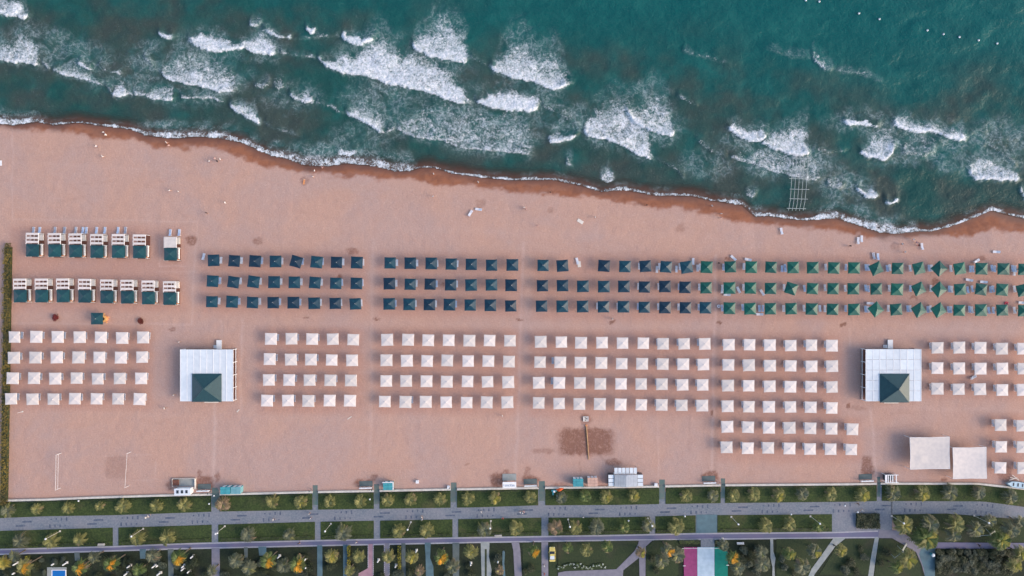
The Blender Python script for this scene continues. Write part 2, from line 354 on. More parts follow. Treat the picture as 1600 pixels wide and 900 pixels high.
def sea_material():
    m = bpy.data.materials.new('sea_water'); m.use_nodes = True; t = m.node_tree; L = t.links.new
    b = t.nodes['Principled BSDF']; out = t.nodes['Material Output']
    def at(k):
        n = node(t, 'ShaderNodeAttribute'); n.attribute_name = k; return n.outputs['Fac']
    tc = node(t, 'ShaderNodeTexCoord').outputs['Object']
    def noise(sc, det=4, dist=0.0, rough=.55):
        n = node(t, 'ShaderNodeTexNoise'); n.inputs['Scale'].default_value = sc; n.inputs['Detail'].default_value = det
        n.inputs['Distortion'].default_value = dist; n.inputs['Roughness'].default_value = rough; L(tc, n.inputs['Vector']); return n.outputs[0]
    def mth(op, a, bb=None, c=None, clamp=False):
        n = node(t, 'ShaderNodeMath', operation=op, use_clamp=clamp)
        for i, v in enumerate((a, bb, c)):
            if v is None: continue
            if isinstance(v, (int, float)): n.inputs[i].default_value = v
            else: L(v, n.inputs[i])
        return n.outputs[0]
    def mix(f, a, bb):
        n = node(t, 'ShaderNodeMix', data_type='RGBA')
        if isinstance(f, (int, float)): n.inputs[0].default_value = f
        else: L(f, n.inputs[0])
        for i, v in ((6, a), (7, bb)):
            if isinstance(v, tuple): n.inputs[i].default_value = (*v, 1)
            else: L(v, n.inputs[i])
        return n.outputs[2]
    def ramp(v, a, bb):
        n = node(t, 'ShaderNodeMapRange', interpolation_type='SMOOTHSTEP'); n.inputs[1].default_value = a; n.inputs[2].default_value = bb
        L(v, n.inputs[0]); return n.outputs[0]
    base = mix(at('deep'), (.012, .062, .056), (.0008, .082, .084))
    base = mix(mth('MULTIPLY', ramp(noise(.09, 5, 1.0), .42, .72), .55), base, (.010, .115, .108))
    base = mix(mth('MULTIPLY', at('sed'), .88), base, (.046, .056, .050))
    base = mix(mth('MULTIPLY', mth('MULTIPLY', at('milky'), ramp(noise(.35, 5, 1.5), .35, .75)), .75), base, (.050, .150, .152))
    strk = mth('MULTIPLY', ramp(noise(1.1, 5, 2.5, .65), .56, .80), mth('ADD', mth('MULTIPLY', at('sed'), .22), .10))
    base = mix(strk, base, (.36, .42, .40))
    chop = ramp(noise(2.6, 4, .6, .7), .25, .75)
    base = mix(mth('MULTIPLY', chop, .30), base, mix(.5, base, (.08, .15, .145)))
    vo = node(t, 'ShaderNodeTexVoronoi', feature='DISTANCE_TO_EDGE'); vo.inputs['Scale'].default_value = .55
    wn = node(t, 'ShaderNodeTexNoise'); wn.inputs['Scale'].default_value = .5; wn.inputs['Detail'].default_value = 4; L(tc, wn.inputs['Vector'])
    va = node(t, 'ShaderNodeVectorMath', operation='MULTIPLY_ADD'); va.inputs[1].default_value = (4.5, 4.5, 0); L(wn.outputs['Color'], va.inputs[0]); L(tc, va.inputs[2]); L(va.outputs[0], vo.inputs['Vector'])
    net = mth('SUBTRACT', 1.0, ramp(vo.outputs['Distance'], .02, .22))
    net = mth('MULTIPLY', net, ramp(noise(1.6, 4, .8, .7), .35, .65))
    veil = mth('MULTIPLY', mth('MULTIPLY', at('milky'), ramp(noise(.16, 5, 1.4), .34, .60)), mth('ADD', mth('MULTIPLY', net, .66), mth('ADD', mth('MULTIPLY', ramp(noise(1.3, 5, 1.4, .7), .45, .74), .36), .07)), None, True)
    base = mix(veil, base, (.46, .54, .56))
    lace = mth('ADD', mth('MULTIPLY', noise(.42, 4, 1.2, .6), .55), mth('MULTIPLY', noise(1.0, 5, 1.6, .66), .45))
    lace2 = noise(2.2, 4, .8, .6)
    n_ = mth('ADD', mth('MULTIPLY', lace, .65), mth('MULTIPLY', lace2, .35))
    f = mth('ADD', at('foam'), mth('MULTIPLY', mth('SUBTRACT', n_, .5), 3.0))
    f = mth('MULTIPLY', ramp(f, .40, 1.05), ramp(at('foam'), .04, .35))
    fc = mix(ramp(noise(1.8, 4, .6, .65), .40, .62), (.50, .57, .62), (.82, .82, .86))
    col = mix(mth('MULTIPLY', f, .95), base, fc)
    L(col, b.inputs['Base Color'])
    L(mth('ADD', mth('MULTIPLY', f, .5), .22), b.inputs['Roughness'])
    b.inputs['Specular IOR Level'].default_value = .08
    bp = node(t, 'ShaderNodeBump'); bp.inputs['Strength'].default_value = .55; bp.inputs['Distance'].default_value = .35
    hgt = mth('ADD', mth('ADD', noise(.8, 5, .8), mth('MULTIPLY', noise(.25, 3, .5), 1.5)), mth('MULTIPLY', f, .5))
    L(hgt, bp.inputs['Height']); L(bp.outputs[0], b.inputs['Normal'])
    tr = node(t, 'ShaderNodeBsdfTransparent'); tr.inputs[0].default_value = (.80, .78, .76, 1)
    ms = node(t, 'ShaderNodeMixShader')
    L(mth('MAXIMUM', at('thin'), f), ms.inputs[0]); L(tr.outputs[0], ms.inputs[1]); L(b.outputs[0], ms.inputs[2])
    L(ms.outputs[0], out.inputs['Surface'])
    return m

grid('sea', axis(-165, 165, .36, -2500, 2500), axis(10, 98, .36, 4, 3000), sea_fun, sea_material(), ['foam', 'sed', 'milky', 'thin', 'deep'])

# ------------------------------------------------------------------ the beach
# damp or dug patches: centre, half sizes, strength, squareness
DAMP = [(916,690,42,21,.95,6),(848,705,18,5,.4,2),(960,722,14,6,.6,2),(915,655,9,9,.5,2),(400,378,6,6,.6,2),(551,393,9,5,.6,2),(299,376,8,7,.7,2),(320,755,17,12,.9,2),
        (312,744,4,10,.7,2),(340,745,4,9,.6,2),(567,755,14,8,.7,2),(583,748,6,7,.6,2),(778,750,12,13,.9,2),(790,737,6,5,.6,2),(828,750,14,9,.8,2),(823,737,5,7,.5,2),
        (1110,745,14,10,.8,2),(1355,732,10,18,.8,2),(1570,738,10,16,.55,2),(532,433,5,4,.9,2),(692,443,3,4,.7,2),(587,498,5,2.5,.9,2),(813,499,5,2.5,.9,2),(956,502,5,2.5,.9,2),
        (1124,505,5,2.5,.9,2),(1318,507,5,2.5,.9,2),(268,515,6,2.5,.7,2),(182,730,17,18,.28,6),(265,758,5,9,.6,2),(1475,748,4,3,.7,2),(1534,405,7,5,.6,2),(1462,440,5,5,.7,2),
        (1428,465,5,3,.6,2),(1137,404,5,5,.7,2),(1325,634,3,4,.8,2),(1340,638,14,4,.3,2),(1112,646,3,4,.8,2),(505,314,0.1,0.1,0,2),(405,376,5,7,.4,2),(475,282,7,6,.45,2),(750,318,8,7,.3,2),
        (1063,356,7,6,.35,2),(1383,361,26,9,.4,2),(1400,385,8,5,.3,2),(270,374,10,4,.2,2),(730,726,5,1,.5,2),(876,757,10,3,.4,2),(477,497,5,3,.7,2),(1300,755,6,2,.3,2),(860,330,4,4,.3,2)]
# lines of tyre and rake marks between the blocks: (x0,y0,x1,y1,half width,strength)
LANES = [(18,200,19,340,1.2,.5),(19,342,308,345,1.0,.4),(308,345,307,380,1.0,.4),(305,380,300,505,1.2,.5),(303,425,245,425,1,.3),(248,375,249,415,1,.5),(249,416,290,417,1,.5),(22,506,300,507,1.2,.45),
         (335,628,334,762,2.2,.7),(345,500,345,545,1.2,.4),(378,500,376,640,2.0,.6),(583,375,578,720,2.2,.35),(818,380,806,738,2.2,.5),(1119,400,1112,752,2.2,.7),(1122,410,1116,745,6,-.18),
         (1327,512,1328,540,1.5,.4),(1361,640,1370,752,2.0,.6),(1028,660,1029,745,1.2,.4),(164,712,238,711,.8,.35),(210,751,262,751,.8,.35),(244,722,244,745,.8,.4),(420,505,1110,512,5,.14),
         (20,640,300,650,6,.12),(380,650,800,660,7,.12),(1420,512,1600,518,4,.2),(1380,636,1600,642,3,.2),(60,255,300,268,3,.10),(420,350,1080,372,6,.10),(930,705,952,726,1.2,-.5),(905,722,908,745,1,-.4)]
for _y in (425,457,547,580,612): LANES.append((320 if _y < 500 else 400, _y, 1120, _y + 8, 2.0, .20))
for _k in range(46):                                      # trodden lines of footprints wandering over the sand
    _x = rnd.uniform(10, 1590); _y = float(wetl(_x)) + 15 + rnd.uniform(0, 110) if _k < 26 else rnd.uniform(640, 750); _a = rnd.uniform(-.5, .5) + (0 if _k % 2 else 1.2)
    LANES.append((_x, _y, _x + 60 * math.cos(_a), _y + 60 * math.sin(_a), 1.2, -.10))
BLOCKS = [(8,512,236,640),(406,514,566,645),(590,516,812,645),(828,520,1114,648),(1124,524,1314,720),(1310,655,1345,720),(1450,530,1640,622),(1545,650,1640,750),
          (315,395,572,488),(592,398,815,492),(834,400,1640,498),(18,355,290,485)]
def sand_fun(X, Y):
    px = 800 + X * F / H; py = 450 - Y * F / H
    z = sand_z(px, py)
    n0 = fbm(px / 9, py / 9, 91, 3); n1 = fbm(px / 40, py / 40, 93)
    land = sstep(5, 60, py - shore(px)) * (1 - sstep(764, 768, py))
    z = z + ((n0 - .5) * .10 + (n1 - .5) * .12) * land
    edge = wetl(px) - 4.5 + (fbm(px / 16, py / 9, 97) - .5) * 15 + (fbm(px / 4, py / 4, 98) - .5) * 6
    wet = (1 - sstep(-4, 4, py - edge)) * (.80 + .35 * fbm(px / 14, py / 5, 96))
    soak = 1 - sstep(-2, 13, py - shore(px) - (fbm(px / 30, py / 20, 99) - .5) * 10)
    damp = np.zeros_like(px)
    jx = (fbm(px / 6, py / 6, 101) - .5) * 9; jy = (fbm(px / 6, py / 6, 103) - .5) * 9
    for cx, cy, rx, ry, s, pw in DAMP:
        sel = (abs(px - cx) < rx * 2 + 8) & (abs(py - cy) < ry * 2 + 8)
        if not sel.any() or s == 0: continue
        r = ((abs((px + jx - cx)[sel]) / rx) ** pw + (abs((py + jy - cy)[sel]) / ry) ** pw) ** (1 / pw)
        damp[sel] = np.maximum(damp[sel], s * (1 - sstep(.75, 1.2, r)))
    for cx, cy, r0 in ((299, 376, 6.5),):
        r = np.hypot(px - cx, py - cy); damp = np.maximum(damp, .8 * np.exp(-((r - r0) / 1.6) ** 2))
    lane = np.zeros_like(px)
    for x0, y0, x1, y1, hw, s in LANES:
        sel = (px > min(x0, x1) - 14) & (px < max(x0, x1) + 14) & (py > min(y0, y1) - 14) & (py < max(y0, y1) + 14)
        if not sel.any(): continue
        dx, dy = x1 - x0, y1 - y0; l2 = dx * dx + dy * dy
        x, y = px[sel] + (n1[sel] - .5) * 6, py[sel] + (n1[sel] - .5) * 6
        tt = np.clip(((x - x0) * dx + (y - y0) * dy) / l2, 0, 1)
        dd = np.hypot(x - x0 - tt * dx, y - y0 - tt * dy)
        lane[sel] += s * np.exp(-(dd / (hw + .3)) ** 2) * (.5 + n0[sel])
    tr = np.zeros_like(px)
    for x0, y0, x1, y1 in BLOCKS:
        tr = np.maximum(tr, sstep(x0 - 9, x0 + 5, px) * (1 - sstep(x1 - 5, x1 + 9, px)) * sstep(y0 - 9, y0 + 5, py) * (1 - sstep(y1 - 5, y1 + 9, py)))
    return z, dict(wet=wet, soak=soak, damp=damp, lane=lane, tramp=tr * (.6 + .8 * (n1 - .2)))

def sand_material():
    m = bpy.data.materials.new('beach_sand'); m.use_nodes = True; t = m.node_tree; L = t.links.new
    b = t.nodes['Principled BSDF']
    def at(k):
        n = node(t, 'ShaderNodeAttribute'); n.attribute_name = k; return n.outputs['Fac']
    tc = node(t, 'ShaderNodeTexCoord').outputs['Object']
    def noise(sc, det=4, dist=0.0, rough=.6):
        n = node(t, 'ShaderNodeTexNoise'); n.inputs['Scale'].default_value = sc; n.inputs['Detail'].default_value = det
        n.inputs['Distortion'].default_value = dist; n.inputs['Roughness'].default_value = rough; L(tc, n.inputs['Vector']); return n.outputs[0]
    def mth(op, a, bb=None, clamp=False):
        n = node(t, 'ShaderNodeMath', operation=op, use_clamp=clamp)
        for i, v in enumerate((a, bb)):
            if v is None: continue
            if isinstance(v, (int, float)): n.inputs[i].default_value = v
            else: L(v, n.inputs[i])
        return n.outputs[0]
    def mix(f, a, bb):
        n = node(t, 'ShaderNodeMix', data_type='RGBA')
        if isinstance(f, (int, float)): n.inputs[0].default_value = f
        else: L(f, n.inputs[0])
        for i, v in ((6, a), (7, bb)):
            if isinstance(v, tuple): n.inputs[i].default_value = (*v, 1)
            else: L(v, n.inputs[i])
        return n.outputs[2]
    def ramp(v, a, bb):
        n = node(t, 'ShaderNodeMapRange', interpolation_type='SMOOTHSTEP'); n.inputs[1].default_value = a; n.inputs[2].default_value = bb
        L(v, n.inputs[0]); return n.outputs[0]
    c = mix(ramp(noise(.05, 4, .5), .35, .68), (.485, .298, .230), (.435, .295, .255))
    c = mix(mth('MULTIPLY', ramp(noise(.45, 5, .4), .4, .7), .30), c, (.43, .255, .205))
    c = mix(mth('MULTIPLY', at('tramp'), .42), c, (.43, .222, .168))
    c = mix(mth('MULTIPLY', at('lane'), .62, True), c, (.56, .41, .36))
    c = mix(mth('MULTIPLY', at('lane'), -.9, True), c, (.22, .12, .09))
    g = noise(2.4, 3, 0, .8)
    c = mix(mth('MULTIPLY', ramp(g, .50, .72), .30), c, (.66, .49, .42))
    c = mix(mth('MULTIPLY', ramp(noise(3.1, 3, 0, .8), .50, .74), .34), c, (.22, .125, .10))
    dm = mth('MULTIPLY', at('damp'), mth('ADD', ramp(noise(1.6, 4, .8, .7), .25, .7), .50), True)
    c = mix(mth('MULTIPLY', dm, .80), c, (.185, .078, .050))
    wc = mix(ramp(noise(.5, 5, .6), .35, .7), (.300, .120, .066), (.225, .092, .056))
    c = mix(mth('MULTIPLY', at('wet'), 1.0, True), c, wc)
    c = mix(mth('MULTIPLY', at('soak'), .80), c, (.115, .058, .045))
    L(c, b.inputs['Base Color'])
    L(mth('SUBTRACT', .95, mth('MULTIPLY', at('soak'), .5)), b.inputs['Roughness'])
    b.inputs['Specular IOR Level'].default_value = .25
    bp = node(t, 'ShaderNodeBump'); bp.inputs['Distance'].default_value = .22
    L(mth('MULTIPLY', mth('SUBTRACT', 1.0, at('wet')), .55), bp.inputs['Strength'])
    L(mth('ADD', mth('MULTIPLY', noise(1.5, 4, .3, .7), 1.0), mth('MULTIPLY', noise(.4, 3), .6)), bp.inputs['Height'])
    L(bp.outputs[0], b.inputs['Normal'])
    return m
grid('beach_sand', axis(-165, 165, .36, -2500, 2500), axis(-62, 60, .36, -2500, 110), sand_fun, sand_material(), ['wet', 'soak', 'damp', 'lane', 'tramp'])

# ------------------------------------------------------------------ promenade, lawns, paths
WALL = [(-120,785),(0,782.6),(71,781),(142,778),(249,774.6),(331,773),(379,772),(488,769.3),(583,767.5),(704,765),(842,762.7),(947,761.7),(1030,760.4),(1121,758.6),(1324,757),(1376,756),(1527,756),(1600,764),(1720,778)]
PTOP = [(-120,813),(0,809.5),(75,806.6),(178,805),(284,801.3),(332,799.5),(487,796.5),(744,792.8),(840,789.6),(964,789),(1030,787.6),(1144,785.9),(1324,784),(1378,782.7),(1536,783.5),(1600,792),(1720,806)]
PBOT = [(-120,833),(0,829.7),(124,826),(284,821.7),(331,820),(492,815.5),(707,811.6),(845,809),(964,808.4),(1084,805.4),(1298,803.6),(1479,801.8),(1600,811),(1720,822)]
BTOP = [(-120,861),(0,858),(176,853.7),(284,849.3),(331,848),(524,843.5),(744,839.5),(964,836),(1087,833.3),(1301,831.5),(1374,829)]
BBOT = [(-120,870),(0,867),(284,858.2),(524,852.9),(744,848.4),(964,844.9),(1144,843),(1324,841),(1394,840.5)]
wall, ptop, pbot, btop, bbot = map(curve, (WALL, PTOP, PBOT, BTOP, BBOT))

PAVEV = mat('lilac_paving', (.235, .222, .262), (.180, .176, .215), .8, .85, bump=.2, bscale=5, detail=8)
PAVET = mat('teal_grey_paving', (.115, .195, .225), (.085, .140, .165), .6, .85, bump=.2, bscale=5, detail=8)
PAVEP = mat('pale_paving', (.33, .35, .34), (.25, .28, .28), .8, .85, bump=.2, bscale=5, detail=8)
PAVEG = mat('mossy_paving', (.135, .165, .165), (.09, .115, .115), .6, .9, bump=.2, bscale=5, detail=8)
PINKP = mat('pink_paving', (.40, .245, .285), (.32, .19, .23), .8, .85, bump=.2, bscale=5, detail=8)
BIKE = mat('violet_asphalt', (.165, .150, .240), (.130, .142, .215), .25, .8, bump=.2, bscale=6, detail=8)
KERB = mat('pale_kerb', (.40, .39, .43), (.32, .32, .36), 1.5, .85)
INLAY = mat('dark_blue_inlay', (.045, .070, .115), (.13, .15, .20), 1.2, .8)
def grass_mat(name, c1, c2, c3, sc=.45, bump=.9, soil=(1.5, .95, 1.6)):
    m = mat(name, c1, c2, sc, .9, bump=bump, bscale=2.2, detail=8)
    t = m.node_tree; b = t.nodes['Principled BSDF']; src = b.inputs['Base Color'].links[0].from_socket
    tc = node(t, 'ShaderNodeTexCoord'); n = node(t, 'ShaderNodeTexNoise'); n.inputs['Scale'].default_value = 1.9; n.inputs['Detail'].default_value = 5; n.inputs['Roughness'].default_value = .75
    t.links.new(tc.outputs['Object'], n.inputs['Vector'])
    mr = node(t, 'ShaderNodeMapRange'); mr.inputs[1].default_value = .42; mr.inputs[2].default_value = .72
    t.links.new(n.outputs[0], mr.inputs[0])
    mx = node(t, 'ShaderNodeMix', data_type='RGBA'); t.links.new(mr.outputs[0], mx.inputs[0]); t.links.new(src, mx.inputs[6]); mx.inputs[7].default_value = (*c3, 1)
    n3 = node(t, 'ShaderNodeTexNoise'); n3.inputs['Scale'].default_value = .12; n3.inputs['Detail'].default_value = 5; t.links.new(tc.outputs['Object'], n3.inputs['Vector'])
    m3 = node(t, 'ShaderNodeMapRange'); m3.inputs[1].default_value = .56; m3.inputs[2].default_value = .74; m3.inputs[4].default_value = .7; t.links.new(n3.outputs[0], m3.inputs[0])
    x3 = node(t, 'ShaderNodeMix', data_type='RGBA'); t.links.new(m3.outputs[0], x3.inputs[0]); t.links.new(mx.outputs[2], x3.inputs[6]); x3.inputs[7].default_value = (c3[0] * soil[0], c3[1] * soil[1], c3[2] * soil[2], 1)
    t.links.new(x3.outputs[2], b.inputs['Base Color']); return m
PAVE = grass_mat('grey_paving', (.190, .204, .236), (.128, .165, .205), (.275, .275, .295), .22, .3, (.85, .80, .82))
GRASS = grass_mat('lawn_grass', (.034, .058, .016), (.020, .034, .013), (.075, .102, .030))
GRASSD = grass_mat('park_grass', (.020, .031, .015), (.013, .019, .012), (.034, .044, .022))
GRASSM = grass_mat('park_grass_lighter', (.030, .048, .020), (.024, .038, .018), (.048, .062, .026))

def strip(name, top, bot, x0, x1, z, m, step=12, thick=0.0):
    xs = np.linspace(x0, x1, max(2, int((x1 - x0) / step) + 1)); b = MB(); vs = []; n = len(xs)
    for x in xs:
        vs.append((*P(x, float(top(x)), z), z)); vs.append((*P(x, float(bot(x)), z), z))
    fs = [(2 * i, 2 * i + 1, 2 * i + 3, 2 * i + 2) for i in range(n - 1)]
    if thick:
        o = len(vs); vs += [(v[0], v[1], v[2] - thick) for v in vs]
        for i in range(n - 1):
            fs += [(2 * i, 2 * i + 2, o + 2 * i + 2, o + 2 * i), (2 * i + 1, o + 2 * i + 1, o + 2 * i + 3, 2 * i + 3)]
        fs += [(0, o, o + 1, 1), (2 * n - 2, 2 * n - 1, o + 2 * n - 1, o + 2 * n - 2)]
    b.add(vs, fs); return obj(name, b.mesh(name, m))
def poly(name, pts, z, m, thick=.03):
    vs = [(*P(x, y, z), z) for x, y in pts]; n = len(vs)
    vs2 = vs + [(v[0], v[1], z - thick) for v in vs]
    fs = [tuple(range(n))] + [(i, (i + 1) % n, n + (i + 1) % n, n + i) for i in range(n)]
    b = MB(); b.add(vs2, fs); return obj(name, b.mesh(name, m))

K = lambda v: (lambda x: v)
struct(strip('park_ground', lambda x: bbot(x) - 1, K(3000), -2500, 4100, -.02, GRASSD, 400))
prom = struct(strip('promenade', lambda x: wall(x) - 1.0, lambda x: btop(min(x, 1374)) + 1, -110, 1394, .0, PAVE, 12))
struct(strip('promenade', lambda x: wall(x) - 1.0, lambda x: pbot(x) + 8, 1393, 1715, .0, PAVE, 12))
bike = struct(strip('cycle_path', lambda x: btop(min(x, 1374)), bbot, -110, 1394, .012, BIKE, 12))
for e, (f0, f1) in enumerate(((lambda x: btop(x) - .3, lambda x: btop(x) + 1.7), (lambda x: bbot(x) - 1.9, lambda x: bbot(x) + .2))):
    k = strip('path_edging', f0, f1, -110, 1372, .022, KERB, 12); k.parent = bike
struct(poly('cycle_path', [(1374,828),(1404,829),(1419,838),(1438.6,851),(1458,858),(1459,896),(1470,930),(1446,930),(1445,900),(1440,882),(1431.5,862.6),(1410,850),(1394,841),(1372,840.8)], .02, PAVEV))
struct(poly('park_path', [(1440,856),(1462,856),(1460,930),(1447,930),(1444,890),(1436,866)], .028, PAVET))
struct(poly('park_path', [(1462,847.5),(1700,849),(1700,858),(1462,857)], .016, BIKE))

# dark inlays set into the promenade, each a paver of its own
for i in range(14):
    cx = 36 + i * 111.9
    for (dx, k) in ((6, .36), (-4, .66)):
        x = cx + dx; y = ptop(x) + (pbot(x) - ptop(x)) * k
        b = MB()
        p0 = P(x - 7.5, y + .2); p1 = P(x + 7.5, y - .2); b.bar((*p0, .005), (*p1, .005), .42, .012)
        obj('paving_inlay', b.mesh('paving_inlay', INLAY), prom)
    cx = 92 + i * 111.3
    for r, k in enumerate((.24, .74)):
        for q in range(4):
            x = cx - 12 + q * 8 + (0 if r == 0 else -2); ln = (2.0, 3.4, 4.4, 5.6)[q if r == 0 else 3 - q] * .5
            y = ptop(x) + (pbot(x) - ptop(x)) * k
            b = MB(); b.bar((*P(x, y - ln), .005), (*P(x, y + ln), .005), .40, .012)
            obj('paving_inlay', b.mesh('paving_inlay', INLAY), prom)

UP = [(-110,330),(343,488),(497,584),(593,704),(714,841),(852,1030),(1040,1126),(1133,1370),(1378,1712)]
LO = [(-110,176),(185,330.6),(341,492),(501,584),(594,707),(716,846),(857,1015),(1024,1087),(1121,1300)]
for a, bb in UP:
    struct(strip('lawn', lambda x: wall(x) + 1.8, ptop, a, bb, .09, GRASS, 10, .12))
for a, bb in LO:
    struct(strip('lawn', pbot, lambda x: btop(x) - .8, a, bb, .09, GRASS, 10, .12))
struct(poly('lawn', [(1394,804),(1479,802.5),(1600,812),(1712,824),(1712,847),(1472,846.5),(1440,851),(1419,837),(1404,828),(1397,818)], .09, GRASSM, .12))
# lighter lawns of the park
for pts in ([(872,846.5),(996,844.5),(996,851),(990,860),(963,889),(884,892),(872,893)], [(1022,844),(1060,843.5),(1060,898),(1010,930),(1009,855)],
            [(1322,842),(1366,841.2),(1357,898),(1280,898),(1306,856)], [(1374,841.5),(1393,842),(1409,851),(1430,864),(1438,883),(1442,915),(1364,915)],
            [(816,848.5),(846,848),(846,905),(818,905)], [(1213,842),(1298,842),(1298,846),(1268,888),(1263,905),(1213,905)], [(870,894),(873,930),(858,930),(858,850),(871,848)]):
    struct(poly('park_lawn', pts, .035, GRASSM, .06))

PATHS = [([(116,863),(124,863),(125,876),(117,876)],PAVEG),([(218,858),(228,858),(227,873),(219,873)],PAVET),([(262,858),(271,858),(271,930),(264,930)],PAVEG),
 ([(330.6,856),(343,856),(344,940),(331,940)],PAVEV),([(381,855),(387,855),(387,872),(382,872)],PAVEG),([(403.5,854),(416,854),(416,868),(405,868)],PAVET),
 ([(495.5,852),(503.5,852),(504,940),(496,940)],PAVET),([(536,851),(542.5,851),(543,940),(536.5,940)],PAVET),
 ([(575.5,850),(582.8,850),(583,940),(560,940),(560,896),(573,889),(575,887)],PINKP),([(601,849),(607.8,849),(608,940),(601,940)],PAVEV),([(627,849),(633.5,849),(634,940),(628,940)],PAVEG),
 ([(663.5,848),(673,848),(672,872),(677,885),(679,940),(666,940),(665,870)],PAVET),([(707,848),(717.7,848),(717,940),(708,940)],PAVEG),([(751,847),(765,847),(764,870),(768,890),(764,940),(754,940),(752,885)],PAVEP),
 ([(785,862),(787.5,860),(789,863),(788,880),(790,905),(788,930),(786,905),(785,880)],PAVET),([(799,847),(811,846.5),(813,860),(815.5,900),(817,940),(803,940),(804,900),(802,860)],PAVEV),
 ([(846,846),(856.5,846),(857,940),(846.5,940)],PAVEV),
 ([(872,895),(884,892.5),(963,889.5),(991.5,861),(997,850),(998.6,844.5),(1020,844),(1009,854),(1008,940),(1000,940),(998.6,871.5),(974,891),(970,940),(872,940)],PAVEV),
 ([(1088,804),(1120,804),(1120.5,832.5),(1088,833)],PAVET),([(1095,842),(1116.4,842),(1116.4,856),(1095,856)],PAVE),([(1203.5,842),(1208,842),(1208.5,862),(1211.8,872),(1210,886),(1213,940),(1206,940),(1207,886),(1204,872)],PAVEP),
 ([(1299.5,845),(1303,840.5),(1322,840.5),(1305,854),(1288,877),(1273,897),(1262,930),(1250,930),(1268,889),(1282,870)],PAVEP),([(1367,840),(1373.3,840),(1367,882),(1361,930),(1350,930),(1357,897),(1361,870)],PAVEP),
 ([(1337,802),(1376,802),(1376,827),(1337,828)],PAVE)]
for k, (pts, m) in enumerate(PATHS):
    o = struct(poly('park_path', pts, .045 + .004 * (k % 3), m, .07))
    if m in (PINKP,) or k in (9,):
        for e in (0, 1):                                    # pale kerb stones along the pink walks, one by one
            xe = (575.2, 583.2)[e] if k == 8 else (600.6, 608.2)[e]
            for y in range(852, 900, 3):
                if k == 8 and e == 0 and y > 886: continue
                b = MB(); c = P(xe, y); b.box((c[0], c[1], .07), (.22, .42, .10)); obj('kerb_stone', b.mesh('kerb_stone', KERB), o)

# the low beach wall with its gaps
gaps = [(330.6,343),(488,497),(584,593),(704,714),(841.5,852),(1029.5,1039.5),(1126,1133.5),(1370,1376)]
xs0 = [-110] + [g[1] for g in gaps]; xs1 = [g[0] for g in gaps] + [1712]
lm = ['the hedge', 'the twin teal cabins', 'the first lone shower', 'the white-trimmed teal cabin', 'the lettered shelter', 'the long white shed', 'the single shower by the shed side', 'the gridded beach hut', 'the white canvas canopies']
for i, (a, bb) in enumerate(zip(xs0, xs1)):
    o = strip('beach_wall', lambda x: wall(x) - 1.5, lambda x: wall(x) + 1.3, a, bb, .45, CONCRETE, 10, .6)
    tag(o, f'pale low concrete wall between sand and lawn, stretch by {lm[i]}', 'wall', 'stretches of the beach wall')
# teal rubber mats through the gaps
MATT = mat('teal_mat', (.09, .155, .145), (.15, .165, .150), .7, .9, detail=6)
gname = ['beside the twin teal cabins', 'with no hut or shower near', 'between a shower and the white-trimmed teal cabin', 'left of it a small white box', 'beside the parasol stand', 'by the long white shed',
         'between shower and plain sand', 'beside the white slatted kiosk']
for i, (a, bb) in enumerate(gaps):
    y = float(wall((a + bb) / 2))
    o = poly('entrance_mat', [(a + .6, y - 11), (bb - .6, y - 11), (bb - .8, y + 20), (a + .8, y + 20)], .03, MATT, .03)
    tag(o, f'worn teal mat through the wall gap {gname[i]}', 'mat', 'mats through the wall gaps')
    t = thing('gate_post', f'slim grey-green post at the wall gap {gname[i]}', 'post', (*P(a - 1, y - 5), 0), group='posts at the wall gaps')
    part('shaft', t, GREYM, lambda b: b.tube([(0, 0, 0), (0, 0, 2.2)], [.09, .07], 8)); part('cap', t, TEAL, lambda b: b.tube([(0, 0, 2.2), (0, 0, 2.3), (0, 0, 2.42)], [.16, .16, .05], 8))

# ------------------------------------------------------------------ parasols and loungers
def canopy_mesh(name, m, half=1.62, z0=2.36, rise=.50):
    n = 8; b = MB(); vs = []; fs = []
    for j in range(n + 1):
        for i in range(n + 1):
            u = -1 + 2 * i / n; v = -1 + 2 * j / n; r = max(abs(u), abs(v)); s = min(abs(u), abs(v))
            z = z0 + rise * (1 - r) ** 1.06 + (.05 if r < .2 else 0) - .05 * r * (1 - (s / r) ** 2 if r else 0) - .03 * (s / r if r else 0) ** 6 * r
            pull = 1 - .025 * r * (1 - (s / r) ** 2 if r else 0)
            vs.append((u * half * pull, v * half * pull, z))
    for j in range(n):
        for i in range(n):
            a = j * (n + 1) + i
            q = (a, a + 1, a + n + 2, a + n + 1)
            cx, cy = i - n / 2 + .5, j - n / 2 + .5
            fs += [(q[0], q[1], q[2]), (q[0], q[2], q[3])] if cx * cy > 0 else [(q[0], q[1], q[3]), (q[1], q[2], q[3])]
    b.add(vs, fs); return b.mesh(name, m)
def valance_mesh(name, m, half=1.62, z0=2.36, drop=.2):
    b = MB()
    cs = [(-1, -1), (1, -1), (1, 1), (-1, 1)]; ring = []
    for k in range(4):
        (x0, y0), (x1, y1) = cs[k], cs[(k + 1) % 4]
        for q in range(6):
            t = q / 6; x = x0 + (x1 - x0) * t; y = y0 + (y1 - y0) * t; e = 1 - (2 * t - 1) ** 2
            ring.append((x * half * (1 - .025 * e), y * half * (1 - .025 * e), z0 - .05 * e - .03 * (1 - e) ** 3))
    n = len(ring); low = [(x * 1.01, y * 1.01, z - drop * (.8 + .3 * (i % 2))) for i, (x, y, z) in enumerate(ring)]
    b.add(ring + low, [(i, (i + 1) % n, n + (i + 1) % n, n + i) for i in range(n)])
    return b.mesh(name, m)
CAN = {k: (canopy_mesh('canopy', m, rise=.21 if k == 'w' else .56), valance_mesh('valance', m)) for k, m in (('w', WHITECLOTH), ('n', NAVY), ('g', GREEN), ('t', TEAL))}
